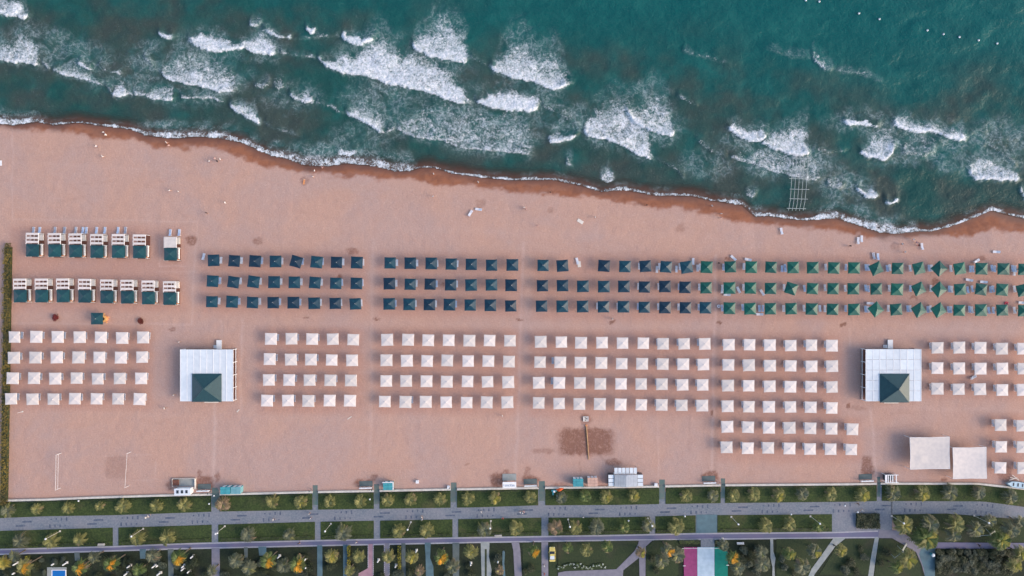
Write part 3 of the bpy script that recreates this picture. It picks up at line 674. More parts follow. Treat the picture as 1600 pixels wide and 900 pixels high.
POLE = MB().tube([(0, 0, 0), (0, 0, 2.84)], [.04, .035], 6).mesh('pole', ALU)
BASE = MB().box((0, 0, .06), (.6, .6, .12)).box((0, 0, .17), (.3, .3, .10)).mesh('base', CONCRETE)
CAP = MB().tube([(0, 0, 2.86), (0, 0, 2.93), (0, 0, 2.98)], [.06, .07, .02], 6).mesh('finial', ALU)
def parasol(px, py, kind, label, group, rz=0.0, tilt=(0, 0)):
    z = 2.5
    x, y = P(px, py, z); g = gz(px, py)
    t = thing('beach_parasol', label, 'parasol', (x, y, g), rz, group)
    k_ = rnd.uniform(.97, 1.025); c = obj('canopy', CAN[kind][0], t, rot=(tilt[0] + rnd.gauss(0, .022), tilt[1] + rnd.gauss(0, .022), 0), sc=(k_, k_ * rnd.uniform(.985, 1.015), rnd.uniform(.985, 1.01))); obj('valance', CAN[kind][1], c)
    obj('pole', POLE, t, sc=(1, 1, .89) if kind == 'w' else None); obj('base', BASE, t); obj('finial', CAP, t, (0, 0, -.28 if kind == 'w' else .06))
    return t

def lounger_meshes(fm, sm):
    f = MB(); f.box((-.31, 0, .32), (.06, 1.9, .06)); f.box((.31, 0, .32), (.06, 1.9, .06)); f.box((0, .94, .32), (.56, .07, .06)); f.box((0, -.9, .32), (.56, .07, .06))
    s = MB()
    for k in range(6): s.box((0, -.03 + k * .165, .345), (.56, .145, .03))
    b = MB(); b.box((0, -.47, .53), (.60, .92, .05), rx=-.42)
    l = MB(); l.box((0, 0, .145), (.06, .06, .29))
    return f.mesh('frame', fm), s.mesh('seat', sm), b.mesh('backrest', sm), l.mesh('leg', fm)
LNG = {'g': lounger_meshes(PLASTIC, SLING), 'p': lounger_meshes(PLASTIC, PLASTIC), 'b': lounger_meshes(PLASTIC, BLUESL)}
def lounger_at(x, y, z, kind, label, group, rz=0.0):
    fm, sm, bm_, lg = LNG[kind]
    t = thing('sun_lounger', label, 'sun lounger', (x, y, z), rz, group)
    obj('frame', fm, t); obj('seat', sm, t); obj('backrest', bm_, t)
    for sx in (-.31, .31):
        for sy in (-.75, .75): obj('leg', lg, t, (sx, sy, 0))
    return t

WROWS = {  # x of first and last parasol, how many, y of first and last
 'A': [(22.4,223.2,7,526.4,527.4),(20.4,221.4,7,559,559),(18.4,219.4,7,591,591.6),(15.6,217.2,7,623.2,623.8)],
 'B': [(423,551.6,5,529.4,530.6),(421.4,549.6,5,561.4,562.6),(419.2,547.6,5,594,594.8),(417,546,5,626,626.8)],
 'C': [(605.2,796.8,7,531,532.6),(603.6,795.2,7,563,565),(602.4,793.6,7,595.2,597.2),(601.2,792.8,7,627.6,629)],
 'D': [(845,1100.8,9,534.2,537.6),(843.6,1099.6,9,566.2,569.8),(842,1098.8,9,598.2,601.6),(841.4,1098.2,9,630,634.2)],
 'E': [(1139.4,1300.6,6,538.4,540.4),(1139,1300.6,6,570.8,572.6),(1138,1300,6,602.6,605),(1138,1300,6,635,637.4),(1137.6,1332.4,7,667.2,670.4),(1136.2,1331.3,7,699.5,702.8)],
 'F': [(1466,1600,5,543,545),(1466,1600,5,575.7,577),(1466,1600,5,608,609.8)],
 'G': [(1564.7,1599,2,665,665.5),(1564.7,1599,2,697.8,698.3),(1564.7,1599,2,731,731.5)]}
WDESC = {'A': ('hedge-side block', 'hedge', 0), 'B': ('five-wide block', 'plank hut', 0), 'C': ('seven-wide block', 'five-wide block', 0), 'D': ('nine-wide block', 'seven-wide block', 0),
         'E': ('stepped block', 'gridded hut', 1), 'F': ('hut-side block', 'gridded hut', 0), 'G': ('canopy-side block', 'canopies', 0)}
for bk, rows in WROWS.items():
    bd, land, rev = WDESC[bk]
    for r, (x0, x1, n, y0, y1) in enumerate(rows):
        for c in range(n):
            t = c / max(1, n - 1); px = x0 + (x1 - x0) * t + rnd.uniform(-.4, .4); py = y0 + (y1 - y0) * t + rnd.uniform(-.4, .4)
            cc = (n - 1 - c) if rev else c
            where = f'{ORD[cc]} from the {land}, {ORD[r]} row inland'
            parasol(px, py, 'w', f'white parasol {where}, {bd}', f'white parasols, {bd}', rnd.uniform(-.035, .035))
            dx = px - 800
            show = (bk == 'A' or (bk == 'B' and (c < 3 or rnd.random() < .2)) or (bk == 'D' and (c > 5 or (c == 1 and r in (1, 2)))) or bk in 'EFG' or (bk == 'C' and r == 3 and c == 1))
            if show:
                bx, by = P(px, py, 2.5); sgn = -1 if dx > 0 else 1
                off = {'A': .62, 'B': 1.15, 'C': 1.55, 'D': 1.2, 'E': .95, 'F': .75, 'G': .75}[bk]
                if bk == 'D' and c == 1: off = 1.9
                kind = 'b' if (bk == 'E' and r == 1 and c < 2) else 'g'
                lounger_at(bx + sgn * off, by + .25, gz(px, py), kind, f'lounger at white parasol {where}, {bd}', f'loungers, {bd}', rnd.uniform(-.05, .05))

def lerp_row(xs, y0, y1): return [(x, y0 + (y1 - y0) * i / max(1, len(xs) - 1)) for i, x in enumerate(xs)]
lin = lambda a, b, n: [a + (b - a) * i / (n - 1) for i in range(n)]
T1 = [lerp_row([333,365.6,397.6,429.4,462,493.6,526,557.4], 407, 410.2), lerp_row([331.4,364,395.6,428,460,492,524,556.4], 439.4, 442.6), lerp_row([330.2,361.8,394.4,426,458,490.4,522.6,554.6], 471.4, 474.4)]
R1 = {(0,0): 2, (0,1): -4, (0,2): -4, (0,4): -16, (0,5): -6, (0,7): -2, (1,0): -3, (1,1): -9, (1,2): -8, (1,5): -4, (2,1): -3, (2,2): -3, (2,7): 3}
T2 = [lerp_row(lin(609.6, 800.4, 7), 411, 414.2), lerp_row(lin(608.4, 799.6, 7), 443.4, 445.8), lerp_row(lin(607.2, 798, 7), 475.2, 477.4)]
T3 = [lerp_row([848,879.4,None,944.4,976.6,1008.6,1040.6,1072.6,1104.4], 414.4, 417.6), lerp_row(lin(847.4, 1103.4, 9), 446.6, 449.4), lerp_row(lin(846.4, 1102.8, 9), 478.2, 481.2)]
R3 = {(0,1): 4, (0,3): -4, (0,5): 4, (0,6): -4, (0,7): 9, (0,8): -3}
for T, R, bd, land, key in ((T1, R1, 'eight-wide block', 'cabanas', 1), (T2, {}, 'seven-wide block', 'eight-wide block', 2), (T3, R3, 'nine-wide block', 'seven-wide block', 3)):
    for r, row in enumerate(T):
        for c, (px, py) in enumerate(row):
            if px is None: continue
            kind = 'g' if (key == 3 and c == 8 and r < 2) else 'n'
            cn = 'green' if kind == 'g' else 'navy'
            where = f'{ORD[c]} from the {land}, {ORD[r]} row inland'
            rz = math.radians(R.get((r, c), rnd.uniform(-1.5, 1.5)))
            tw = ', twisted' if abs(R.get((r, c), 0)) > 7 else ''
            parasol(px + rnd.uniform(-.3, .3), py + rnd.uniform(-.3, .3), kind, f'{cn} parasol{tw}, {bd}, {where}', f'navy parasols, {bd}', rz)
            show = key == 1 or (key == 2 and c < 4) or (key == 3 and c >= (3 if r == 2 else 5) and rnd.random() < .9)
            if show:
                bx, by = P(px, py, 2.5); sgn = 1 if key < 3 else -1
                off = (1.25 if key == 1 else 1.5) if key < 3 else 1.3
                lounger_at(bx + sgn * off, by + .15, gz(px, py), 'p' if rnd.random() < .7 else 'b', f'lounger at {cn} parasol {where}, {bd}', f'loungers, {bd}', rnd.uniform(-.06, .06))
GR = [lerp_row([1141.8,1174,1205.6,1239.3,1270.6,1303.5,1335.3,1370,1403.7,1435.9,1469.5,1500,1534.7,1569,1601.6], 417.2, 420.6),
      lerp_row([1140.6,1173.5,1204.8,1237.6,1269.8,1302.3,1334.3,1369.6,1402.6,1435.9,1468.4,1501.2,1533.7,1566.7,1600.5], 450.2, 453),
      lerp_row([1139.8,1172.3,1204,1236.8,1269,1302,1334.8,1369.2,1401,1435.9,1467.6,1500,1533.4,1567,1600.5], 481.9, 485.4)]
RG = {(0,0): 2, (0,2): -3, (0,5): -2, (0,7): 25, (0,9): 14, (0,10): 43, (0,11): 9, (1,3): -17, (1,4): -4, (1,8): -2, (1,9): 24, (1,10): 40, (1,11): 4, (1,12): -8, (1,13): -5, (1,14): 14, (2,4): -2,
      (2,7): 38, (2,8): 5, (2,9): 32, (2,10): 33}
for r, row in enumerate(GR):
    for c, (px, py) in enumerate(row):
        a = RG.get((r, c), rnd.uniform(-2, 2))
        where = f'{ORD[c]} from the navy parasols, {ORD[r]} row inland'
        tw = 'skewed ' if abs(a) > 10 else ''
        tl = (rnd.uniform(-.08, .08), rnd.uniform(-.08, .08)) if abs(a) > 10 else (0, 0)
        parasol(px, py, 'g', f'{tw}green parasol, {where}', 'green parasols', math.radians(a), tl)
        if (r, c) in ((0, 2), (0, 4), (1, 2)): continue
        bx, by = P(px, py, 2.5); off = 1.35 if c < 7 else 1.15
        lounger_at(bx - off, by + rnd.uniform(0, .3), gz(px, py), 'b' if rnd.random() < .45 else 'p', f'lounger at the green parasol {where}', 'loungers of the green parasols', rnd.uniform(-.1, .1))
        if c >= 7 and rnd.random() < .55:
            lounger_at(bx - off - .72, by + rnd.uniform(0, .3), gz(px, py), 'b', f'outer lounger at the green parasol {where}', 'outer loungers of the green parasols', rnd.uniform(-.1, .1))

# loungers dragged about on the sand: px, py, degrees, kind, label
LOOSE = [(735,333,-32,'p','white lounger lying slantwise alone on open sand near wet patch'),(748,327,82,'p','white lounger lying crosswise beside the slanted one on open sand'),
 (1342,376,-4,'p','left of two white loungers by the wet sand below the pier'),(1347.5,373,-4,'p','higher of two white loungers by the wet sand below the pier'),
 (1366,400,8,'g','frame-like lounger of the pair above the skewed green parasol'),(1372.5,401,0,'b','blue-grey lounger of the pair above the skewed green parasol'),
 (1442,385,4,'p','lone upright white lounger by the orange wet sand'),(1557,393.5,88,'p','lone crosswise white lounger on sand above the green parasols'),
 (1146,403,45,'p','white lounger slanting behind the first green parasol'),(1169,405.5,78,'p','white lounger crosswise above the second green parasol'),(1526,408,-58,'p','white lounger slanting above the twelfth green parasol'),
 (1222,420,-2,'b','blue lounger between third and fourth green parasols, left'),(1227,420,0,'b','blue lounger between third and fourth green parasols, right'),
 (1154,453,25,'p','slanted white lounger past the first middle-row green parasol'),(1128.5,453,-8,'p','white lounger seaward of the sand lane, middle row'),(1136,460.5,88,'p','crosswise white lounger under the first middle-row green parasol'),
 (1191,457,32,'p','slanted white lounger between second and third middle-row green parasols'),(1186.5,482,0,'b','blue lounger between second and third green parasols, last row'),
 (1187,491,88,'p','crosswise white lounger below the pair in last green row'),(1281,482,0,'p','white lounger right of the fifth green parasol, last row'),
 (1514.5,437.5,80,'p','white lounger crosswise between front and middle green rows'),(1537,440.5,86,'p','second crosswise lounger between front and middle green rows'),
 (1512,453,4,'b','blue lounger right of the twelfth green parasol, middle row'),(1545,485,4,'b','blue lounger right of the thirteenth green parasol, last row'),
 (1359.5,474,86,'p','crosswise white lounger above the skewed last-row parasol'),(1597,473,86,'p','crosswise white lounger at the end of the last green row'),
 (1585,425.5,-14,'p','white lounger left of the last front-row green parasol'),(1524.5,579,0,'g','grey lounger between second and third white parasols past the hut'),
 (1521,589.5,-62,'g','slanted grey lounger on sand past the gridded-roof hut'),(1026.5,421,-4,'p','white lounger left of the seventh navy parasol'),(1057,420.5,-2,'p','white lounger left of the eighth navy parasol'),
 (1083,408.5,-2,'p','white lounger poking out above the eighth navy parasol'),(1090,419,-2,'p','white lounger beside the green parasol ending the navy row'),(318,401,-10,'p','white lounger at the head of the first navy parasol'),
 (902,408,12,'p','white lounger in the gap where a navy parasol is missing'),(1222,361,8,'p','pinkish lounger alone at the wet sand edge')]
for px, py, a, k, lb in LOOSE:
    x, y = P(px, py, .35); lounger_at(x, y, gz(px, py), k, lb, 'loungers moved about the sand', math.radians(a))

# ------------------------------------------------------------------ cabanas by the hedge
def cabana(px, py, label, group, daybed=True, solid=False):
    """px, py: picture of the teal canopy's centre, 2.6 m up"""
    x, y = P(px, py, 2.6)
    t = thing('beach_cabana', label, 'cabana', (x, y, 0), rnd.uniform(-.015, .015), group)
    d = obj('deck', None, t)
    for k in range(12):
        o = part('plank', d, WOOD, lambda b: b.box((-1.55 + k * .29, 1.5, .13), (.27, 6.7, .10)))
    c = obj('canopy', CAN['t'][0], t, sc=(1.1, 1.1, 1.02)); obj('valance', CAN['t'][1], c)
    for sx in (-1.72, 1.72):
        for sy in (-1.7, 1.75, 4.75):
            part('post', t, WHITE, lambda b: b.box((sx, sy, 1.3), (.09, .09, 2.4)))
    for sx in (-1.72, 1.72): part('roof_beam', t, WHITE, lambda b: b.box((sx, 3.3, 2.46), (.12, 3.0, .12)))
    if solid:
        part('roof_cloth', t, WHITECLOTH, lambda b: b.box((0, 3.3, 2.55), (3.45, 3.0, .04)))
    else:
        for k in range(3): part('roof_slat', t, WHITECLOTH, lambda b: b.box((0, 4.55 - k * 1.12, 2.56), (3.45, .60, .06)))
        for k in range(2): part('roof_cross_bar', t, WHITE, lambda b: b.box((-.55 + k * 1.1, 3.4, 2.50), (.07, 2.7, .05)))
    s = obj('sofa', None, t)
    if daybed: part('seat_cushion', s, CREAM, lambda b: b.box((1.0, 3.75, .42), (1.45, 1.7, .45)))
    part('bench', s, CREAM, lambda b: b.box((1.28, .3, .42), (.62, 3.2, .42)))
    part('bench_back', s, WHITE, lambda b: b.box((1.56, .3, .72), (.12, 3.2, .5)))
    part('glow_roll', s, ORANGEC, lambda b: b.tube([(.95, -1.35, .72), (1.55, -1.35, .72)], [.2, .2], 8))  # orange roll paints the low sun's glow at the bench end
    return t
for i, (px, py) in enumerate([(49.6,391),(84.4,391.4),(117,392),(150.4,393),(184,393),(217,393.6),(265.6,397)]):
    lb = 'lone seaward cabana with a plain cream roof cloth and teal canopy' if i == 6 else f'white slatted cabana with teal canopy, seaward row, {ORD[i]} from the hedge'
    cabana(px, py, lb, 'cabanas by the hedge', i != 5, i == 6)
for i, (px, py) in enumerate([(30.4,462.6),(64,462.6),(97.6,462.5),(131.4,463),(166,464),(198,464.4),(231,465.6),(264.4,466.6)]):
    cabana(px, py, f'white slatted cabana with teal canopy, landward row, {ORD[i]} from the hedge', 'cabanas by the hedge')
for i, (px, w2, nm) in enumerate([(52.5,0,'first, narrower one'),(62,1,'first, bluer one'),(86,0,'second, one nearer the hedge'),(101,0,'second, one farther from the hedge'),(118.5,0,'third, narrower one'),
                       (129.5,1,'third, bluer one of two'),(135,1,'third, farthest from hedge'),(151,1,'fourth, one nearer the hedge'),(164,1,'fourth, one farther from the hedge'),(184.5,1,'fifth, bluer one'),(196,0,'fifth, paler one'),
                       (266,1,'lone plain-roofed one, left'),(280,1,'lone plain-roofed one, right')]):
    py = 360 if px < 250 else 363.5
    x, y = P(px, py, .35); lounger_at(x, y, gz(px, py), 'b' if w2 else 'g', f'lounger on the sand in front of cabana: {nm}', 'loungers in front of the cabanas', math.radians(-2))

# little bar under a teal parasol: a round orange counter with a dark well
x, y = P(152, 498, 2.5); parasol(150.5, 498, 't', 'small teal parasol standing alone beside the orange round bar', 'lone parasols')
bx, by = P(160, 498, .8)
t = thing('round_bar', 'round pale orange bar counter with dark centre beside lone teal parasol', 'bar counter', (bx + .35, by, 0))
AMB = mat('amber_counter', (.85, .50, .20), (.75, .36, .11), 3, .5)
def ring(b, r0, r1, z0, z1, n=20):
    vs = [(r * math.cos(2 * math.pi * k / n), r * math.sin(2 * math.pi * k / n), z) for r, z in ((r0, z0), (r1, z0), (r1, z1), (r0, z1)) for k in range(n)]
    b.add(vs, [(q * n + k, q * n + (k + 1) % n, ((q + 1) % 4) * n + (k + 1) % n, ((q + 1) % 4) * n + k) for q in range(4) for k in range(n)])
part('counter_top', t, AMB, lambda b: ring(b, .42, 1.0, .98, 1.06)); part('counter_front', t, ORANGEC, lambda b: ring(b, .82, .9, .0, .98)); part('floor', t, WOOD, lambda b: b.tube([(0, 0, 0), (0, 0, .08)], [.8, .8], 16))
for k in range(5):
    a = k * 1.256 + .3
    st = part('stool', t, AMB, lambda b: (b.tube([(1.3 * math.cos(a), 1.3 * math.sin(a), .62), (1.3 * math.cos(a), 1.3 * math.sin(a), .7)], [.2, .2], 10), b.tube([(1.3 * math.cos(a), 1.3 * math.sin(a), 0), (1.3 * math.cos(a), 1.3 * math.sin(a), .62)], [.04, .04], 6)))

# ------------------------------------------------------------------ leaf clouds
def leaf_cloud(n, seed, rx=1.0, ry=1.0, rz=.8, size=.16, box=False, shell=.55):
    r = np.random.RandomState(seed); b_v = []; b_f = []
    lob = [(r.uniform(-.45, .45), r.uniform(-.45, .45), r.uniform(-.2, .45), r.uniform(.4, .7)) for _ in range(9)]
    for i in range(n):
        if box:
            p = np.array([r.uniform(-rx, rx), r.uniform(-ry, ry), r.uniform(.15, 1) ** .6 * rz])
            p[2] *= .8 + .25 * math.sin(p[0] * 1.7 + seed) * math.sin(p[1] * 1.3)
        else:
            l = lob[r.randint(9)]; d = r.normal(size=3); d /= np.linalg.norm(d); d[2] = abs(d[2]) * 1.0 if r.rand() < .75 else d[2]
            q = l[3] * (shell + (1 - shell) * r.rand())
            p = np.array([(l[0] + d[0] * q) * rx, (l[1] + d[1] * q) * ry, (l[2] + d[2] * q) * rz])
        a = r.uniform(0, 6.283); tl = r.uniform(-.8, .8); s = size * r.uniform(.6, 1.4)
        u = np.array([math.cos(a), math.sin(a), tl * .6]); v = np.array([-math.sin(a), math.cos(a), r.uniform(-.6, .6)])
        k = len(b_v)
        b_v += [tuple(p - u * s), tuple(p + v * s * .5), tuple(p + u * s), tuple(p - v * s * .5)]; b_f.append((k, k + 1, k + 2, k + 3))
    return b_v, b_f
def cloud_mesh(name, m, *a, **k):
    v, f = leaf_cloud(*a, **k); me = bpy.data.meshes.new(name); me.from_pydata(v, [], f); me.update(); me.materials.append(m); return me
def hedge(px0, py0, px1, py1, wpx, h, m, label, dens=26, size=.2, group=None):
    x0, y0 = P(px0, py0, h * .7); x1, y1 = P(px1, py1, h * .7); L_ = math.hypot(x1 - x0, y1 - y0); wd = wpx * S / 2
    a = math.atan2(y1 - y0, x1 - x0)
    t = thing('hedge', label, 'hedge', ((x0 + x1) / 2, (y0 + y1) / 2, 0), a, group)
    n = int(L_ * wd * 2 * dens)
    me = cloud_mesh('foliage', m, n, rnd.randrange(9999), rx=L_ / 2, ry=wd, rz=h, size=size, box=True)
    obj('foliage', me, t)
    part('core', t, SHR[0], lambda b: b.box((0, 0, h * .275), (L_ * .97, wd * 1.5, h * .55)))
    return t
hedge(10.5, 380, 3.5, 790, 11, 1.8, SHR[5], 'long olive hedge edging the sand on the left, running from cabanas to wall', 30, .22)
hedge(544.5, 853, 544.5, 905, 5, 1.2, SHR[4], 'yellow-green hedge beside the narrow teal path', 40, .16)
hedge(623.5, 853, 624, 905, 5, 1.2, SHR[4], 'yellow-green hedge beside the grey mossy path', 40, .16)
hedge(42, 869, 42, 910, 7, 1.2, SHR[4], 'yellow-green hedge near the blue pool', 40, .16)
hedge(1339, 814.5, 1375, 814.5, 23, 1.1, SHR[0], 'dark square hedge bed between the two broad paved ramps', 90, .2)
hedge(1062, 847.5, 1094, 847, 6, .8, SHR[3], 'low green hedge above the magenta carpet', 40, .14)
hedge(1118, 847.5, 1126, 847.5, 6, .8, SHR[0], 'low dark hedge above the green carpet', 40, .14)
for i, (a, bb) in enumerate(LO):
    a = max(a, -30); hedge(a + 2, float(btop(a)) - 4.5, bb - 2, float(btop(bb)) - 4.5, 5, .5, SHR[3], f'low clipped hedge along cycle path, {ORD[i]} bed from the long hedge', 34, .13, 'low hedges along the cycle path')
for i, (a, bb) in enumerate(UP):
    a = max(a, -30); bb = min(bb, 1640)
    if i in (8,): continue
    hedge(a + 2, float(wall(a)) + 4.0, bb - 2, float(wall(bb)) + 4.0, 3.2, .45, SHR[3], f'thin green hedge along wall foot, {ORD[i]} bed from the long hedge', 34, .13, 'thin hedges at the wall foot')

# ------------------------------------------------------------------ palms
def frond_mesh(name, m, seed, droop=.55, n=12, wid=.36):
    r = random.Random(seed); b = MB()
    def rc(t): return Vector((t * (1 - .12 * t), .04 * math.sin(t * 3 + seed), .30 * t - droop * t * t * t * 1.2))
    for i in range(6):
        t0, t1 = i / 6, (i + 1) / 6; w0, w1 = .022 * (1 - t0) + .004, .022 * (1 - t1) + .004
        p, q = rc(t0), rc(t1); y = Vector((0, 1, 0))
        b.add([p - y * w0, p + y * w0, q + y * w1, q - y * w1], [(0, 1, 2, 3)])
    for i in range(n):
        t = .16 + .84 * i / (n - 1); p = rc(t); ln = wid * (math.sin(math.pi * (t * .80 + .17)) ** .7) * r.uniform(.8, 1.15)
        for s in (-1, 1):
            tip = p + Vector((ln * .75, s * ln * .85, -ln * .22 + r.uniform(-.02, .02)))
            a = p + Vector((-.026, 0, .004)); c = p + Vector((.034, 0, .004)); mid = p + (tip - p) * .5
            b.add([a, c, mid + Vector((.032, 0, 0)), tip, mid - Vector((.032, 0, 0))], [(0, 1, 2, 3, 4)])
    me = bpy.data.meshes.new(name); me.from_pydata([tuple(v) for v in b.v], [], b.f); me.update(); me.materials.append(m); return me
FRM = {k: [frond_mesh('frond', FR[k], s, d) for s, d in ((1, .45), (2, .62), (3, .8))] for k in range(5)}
TRK = {}
def trunk_mesh(h):
    h = round(h * 2) / 2
    if h not in TRK:
        n = 7; TRK[h] = MB().tube([(.10 * math.sin(i / n * 2), 0, h * i / n) for i in range(n + 1)], [.22 - .07 * min(1, i / 2) + (.015 if i % 2 else 0) for i in range(n)] + [.18], 8).mesh('trunk', TRUNK)
    return TRK[h]
SUNDATEM = [frond_mesh('sunlit_date_stalk', DATE, q, .7, 9, .40) for q in (4, 5, 6)]
def palm(px, py, r, h, tone, label, group, sunlit_n=0, n=26):
    x, y = P(px, py, h + .3); h = round(h * 2) / 2
    t = thing('palm_tree', label, 'palm', (x, y, 0), rnd.uniform(0, 6.28), group)
    obj('trunk', trunk_mesh(h), t)
    top = (.10 * math.sin(2), 0, h)
    for k in range(n):
        tier = k % 3
        a = k * 2.39996 + rnd.uniform(-.2, .2); pitch = (-.55, -.12, .18)[tier] + rnd.uniform(-.12, .12)
        tn = tone if rnd.random() < .86 else (4 if tier == 2 else 1)
        s = r * (.80, 1.0, 1.04)[tier] * rnd.uniform(.86, 1.12)
        obj('frond', rnd.choice(FRM[tn]), t, top, rot=(rnd.uniform(-.3, .3), pitch, a), sc=s)
    for k in range(sunlit_n + 5 if sunlit_n > 1 else sunlit_n * 2):  # sunward side alone: stalk and frond colour paints low sun, besides date bunches
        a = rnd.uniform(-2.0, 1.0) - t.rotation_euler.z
        obj('sunlit_date_stalk' if h > 5 else 'frond', rnd.choice(SUNDATEM if h > 5 else FRM[3]), t, (top[0], top[1], h + .30), rot=(rnd.uniform(-.5, .5), rnd.uniform(-.55, -.25), a), sc=(r * rnd.uniform(.5, .9),) * 3)
    return t
UPPER = [(10.6,799.5,11,2,0),(55,797,9,1,0),(105,795,10,1,0),(154,791.5,7.5,1,0),(191,791.5,11.5,1,0),(242.6,790.6,10.5,1,0),(286,789.8,11,1,0),(346.6,788,12,4,0),(424,785,11,1,0),(469,785,11,1,1),
 (513.7,784.4,10,1,0),(562,783.5,10.5,1,0),(604.8,782.6,10.5,1,0),(640.4,781,10.5,1,0),(686.6,781,10.5,1,0),(731.5,780,10.5,1,0),(773,779,10,1,2),(828,778,10,1,0),(878,779,9.5,2,0),(914.6,776.4,10,0,0),
 (947.5,777.3,10.5,1,2),(990.6,776.4,9.5,1,3),(1073,776.4,10,1,0),(1115,775.5,10,2,0),(1147.5,774.7,10,1,0),(1179.5,773.8,11,1,0),(1218.6,774.7,10.5,1,2),(1255,772.5,10.5,2,0),(1299.5,772.9,10.5,1,0),
 (1349,773.8,11.5,1,6),(1397,772,13,2,0),(1443.5,772,11.5,1,2),(1486.6,770.5,13,2,0),(1532,770.2,11.5,2,0),(1581,777.3,12.5,2,0)]
for i, (px, py, r, tn, dt) in enumerate(UPPER):
    ex = 'sunlit yellow ' if dt >= 3 else ('dry brown ' if tn == 4 else '')
    palm(px, py, r * S * 1.06, 1.5, tn, f'{ex}palm in lawn beside the beach wall, {ORD[i]} from the hedge', 'palms beside the beach wall', dt)
LOWER = [(29,846.6,12.5,2,0),(78,846.6,13,1,0),(121.7,844,11,1,0),(212,841.3,12.5,1,0),(259.5,841.3,13,1,0),(386.6,836.9,13,2,0),(449.7,836.9,10.5,2,0),(535.5,833.3,14,2,0),(621.7,830.6,12,1,0),
 (667,830.6,12.5,1,0),(756.4,828.9,13,2,0),(806,827,12.5,1,0),(867.5,826.2,12.5,4,0),(900,826.2,11.5,1,0),(932,824.4,13,2,0),(975.5,826,9,0,0),(1013,822.6,11.5,2,0),(1057,824.4,13.5,1,0),(1198,822.6,12,1,0),(1236,820.9,11,1,0),(1281.7,823.5,10,0,0),
 (1414.6,822,15,1,1),(1456,820,15,2,0),(1496,820,15,1,0),(1449,841,21,0,3),(1492,837,12,2,0),(1526.6,829,13,2,0),(1549,814.6,11,2,0),(1565,845,16,0,4),(1582.6,829,14,2,0),(1595,816,11,2,0)]
for i, (px, py, r, tn, dt) in enumerate(LOWER):
    palm(px, py, r * S * 1.02, 2.0 if px < 1400 else 4.0, tn, f'palm in the bed beside the cycle path, {ORD[i]} from the hedge', 'palms beside the cycle path', dt, 26 if r < 15 else 32)
BOTTOM = [(4,880,11,3,2),(36,886,13,1,6),(122.6,887.5,13,0,5),(171.5,883,13,0,8),(236,870,12,2,0),(278,872,13,0,6),(368,878,13,2,0),(387.5,889,12,2,0),(417.7,878,13,0,7),(464,884,14,0,8),
 (441,886,12,2,0),(517,871,12,1,3),(560,871.5,10.5,1,0),(605.7,871.5,11,1,0),(643,872,11,1,4),(689,872,12,0,7),(736,864,12,1,1),(834.6,862.6,10,0,7),(887,857.5,9,0,0),(916,861,11,1,0),(950,856,10,0,0),
 (1002,864.4,9,4,2),(1045,862,11,2,6),(1035,878.6,12,2,0),(1059,868,14,2,0),(1132,853.7,10,2,0),(1145,872,11,0,7),(1154,889,12,2,0),(1191,864.4,11,2,0),(1193,882,13,2,0),(1235.5,867,11,0,3),(1255,887.5,14,2,0),
 (1274.6,862.6,12,2,2),(1315.5,861.5,11,1,2),(1420,875,16,1,6),(1402.6,887.5,12,0,2),(1596,865,14,1,5),(1588,884,13,1,3),(20,870,10,2,0),(145,872,10,2,0),(215,892,11,0,0),(330,893,9,2,0),(707,886,12,2,0),(545,893,9,1,0),(655,893,9,4,0),(780,893,8,4,0)]
BOTTOM.sort()
for i, (px, py, r, tn, dt) in enumerate(BOTTOM):
    tall = 7.0 if dt >= 5 and px < 1300 else 4.5
    ex = 'with orange sunlit date stalks ' if dt >= 5 and px < 1300 else ('with yellow sunlit fronds ' if dt >= 2 else '')
    palm(px, py, r * S * .98, tall, tn, f'palm {ex}in the park, {ORD[i] if i < 40 else "forty-" + ORD[i - 40]} along from the hedge side', 'palms in the park', dt, 26)

# ------------------------------------------------------------------ shrubs of the park
SHM = {k: [cloud_mesh('foliage', SHR[k], 700, 50 + k * 7 + q, rx=1, ry=1, rz=.75, size=.11) for q in range(3)] for k in (0, 1, 2, 3)}
STM = MB().tube([(0, 0, 0), (.03, 0, .35), (0, .03, .6)], [.10, .07, .03], 6).mesh('stem', BARK)
def shrub(px, py, r, k, label, group, z=None):
    x, y = P(px, py, r * .5); t = thing('shrub', label, 'shrub', (x, y, 0), rnd.uniform(0, 6.28), group)
    obj('foliage', rnd.choice(SHM[k]), t, (0, 0, r * .42), sc=(r, r * rnd.uniform(.8, 1.1), r * rnd.uniform(.8, 1.0))); obj('stem', STM, t, sc=r)
    return t
shrub(86, 498, 1.15, 2, 'round dark red shrub on sand nearer the hedge, below the cabanas', 'red shrubs on the sand')
shrub(219.5, 500, 1.05, 2, 'round dark red shrub on sand nearer the plank-roofed hut', 'red shrubs on the sand')
def on_path(px, py, rp):
    for pts, m in PATHS:
        xs = [p[0] for p in pts if abs(p[1] - py) < 40] or [p[0] for p in pts]
        if m in (PAVEG,): rp2 = rp * .4
        else: rp2 = rp
        if len(pts) <= 8 and min(xs) - rp2 < px < max(xs) + rp2 and min(p[1] for p in pts) - rp2 < py < max(p[1] for p in pts) + rp2: return True
    return 842 < py and 1062 < px < 1142
q = 0
while q < 95:
    px, py = rnd.uniform(2, 800), rnd.uniform(868, 905)
    if py < float(bbot(px)) + 7 or on_path(px, py, 5) or (70 < px < 108 and py > 880): continue
    q += 1
    shrub(px, py, rnd.uniform(.8, 1.7), rnd.choice((0, 0, 0, 1, 1)), 'dark shrub in the shaded park beds below the cycle path', 'shrubs in the shaded park')
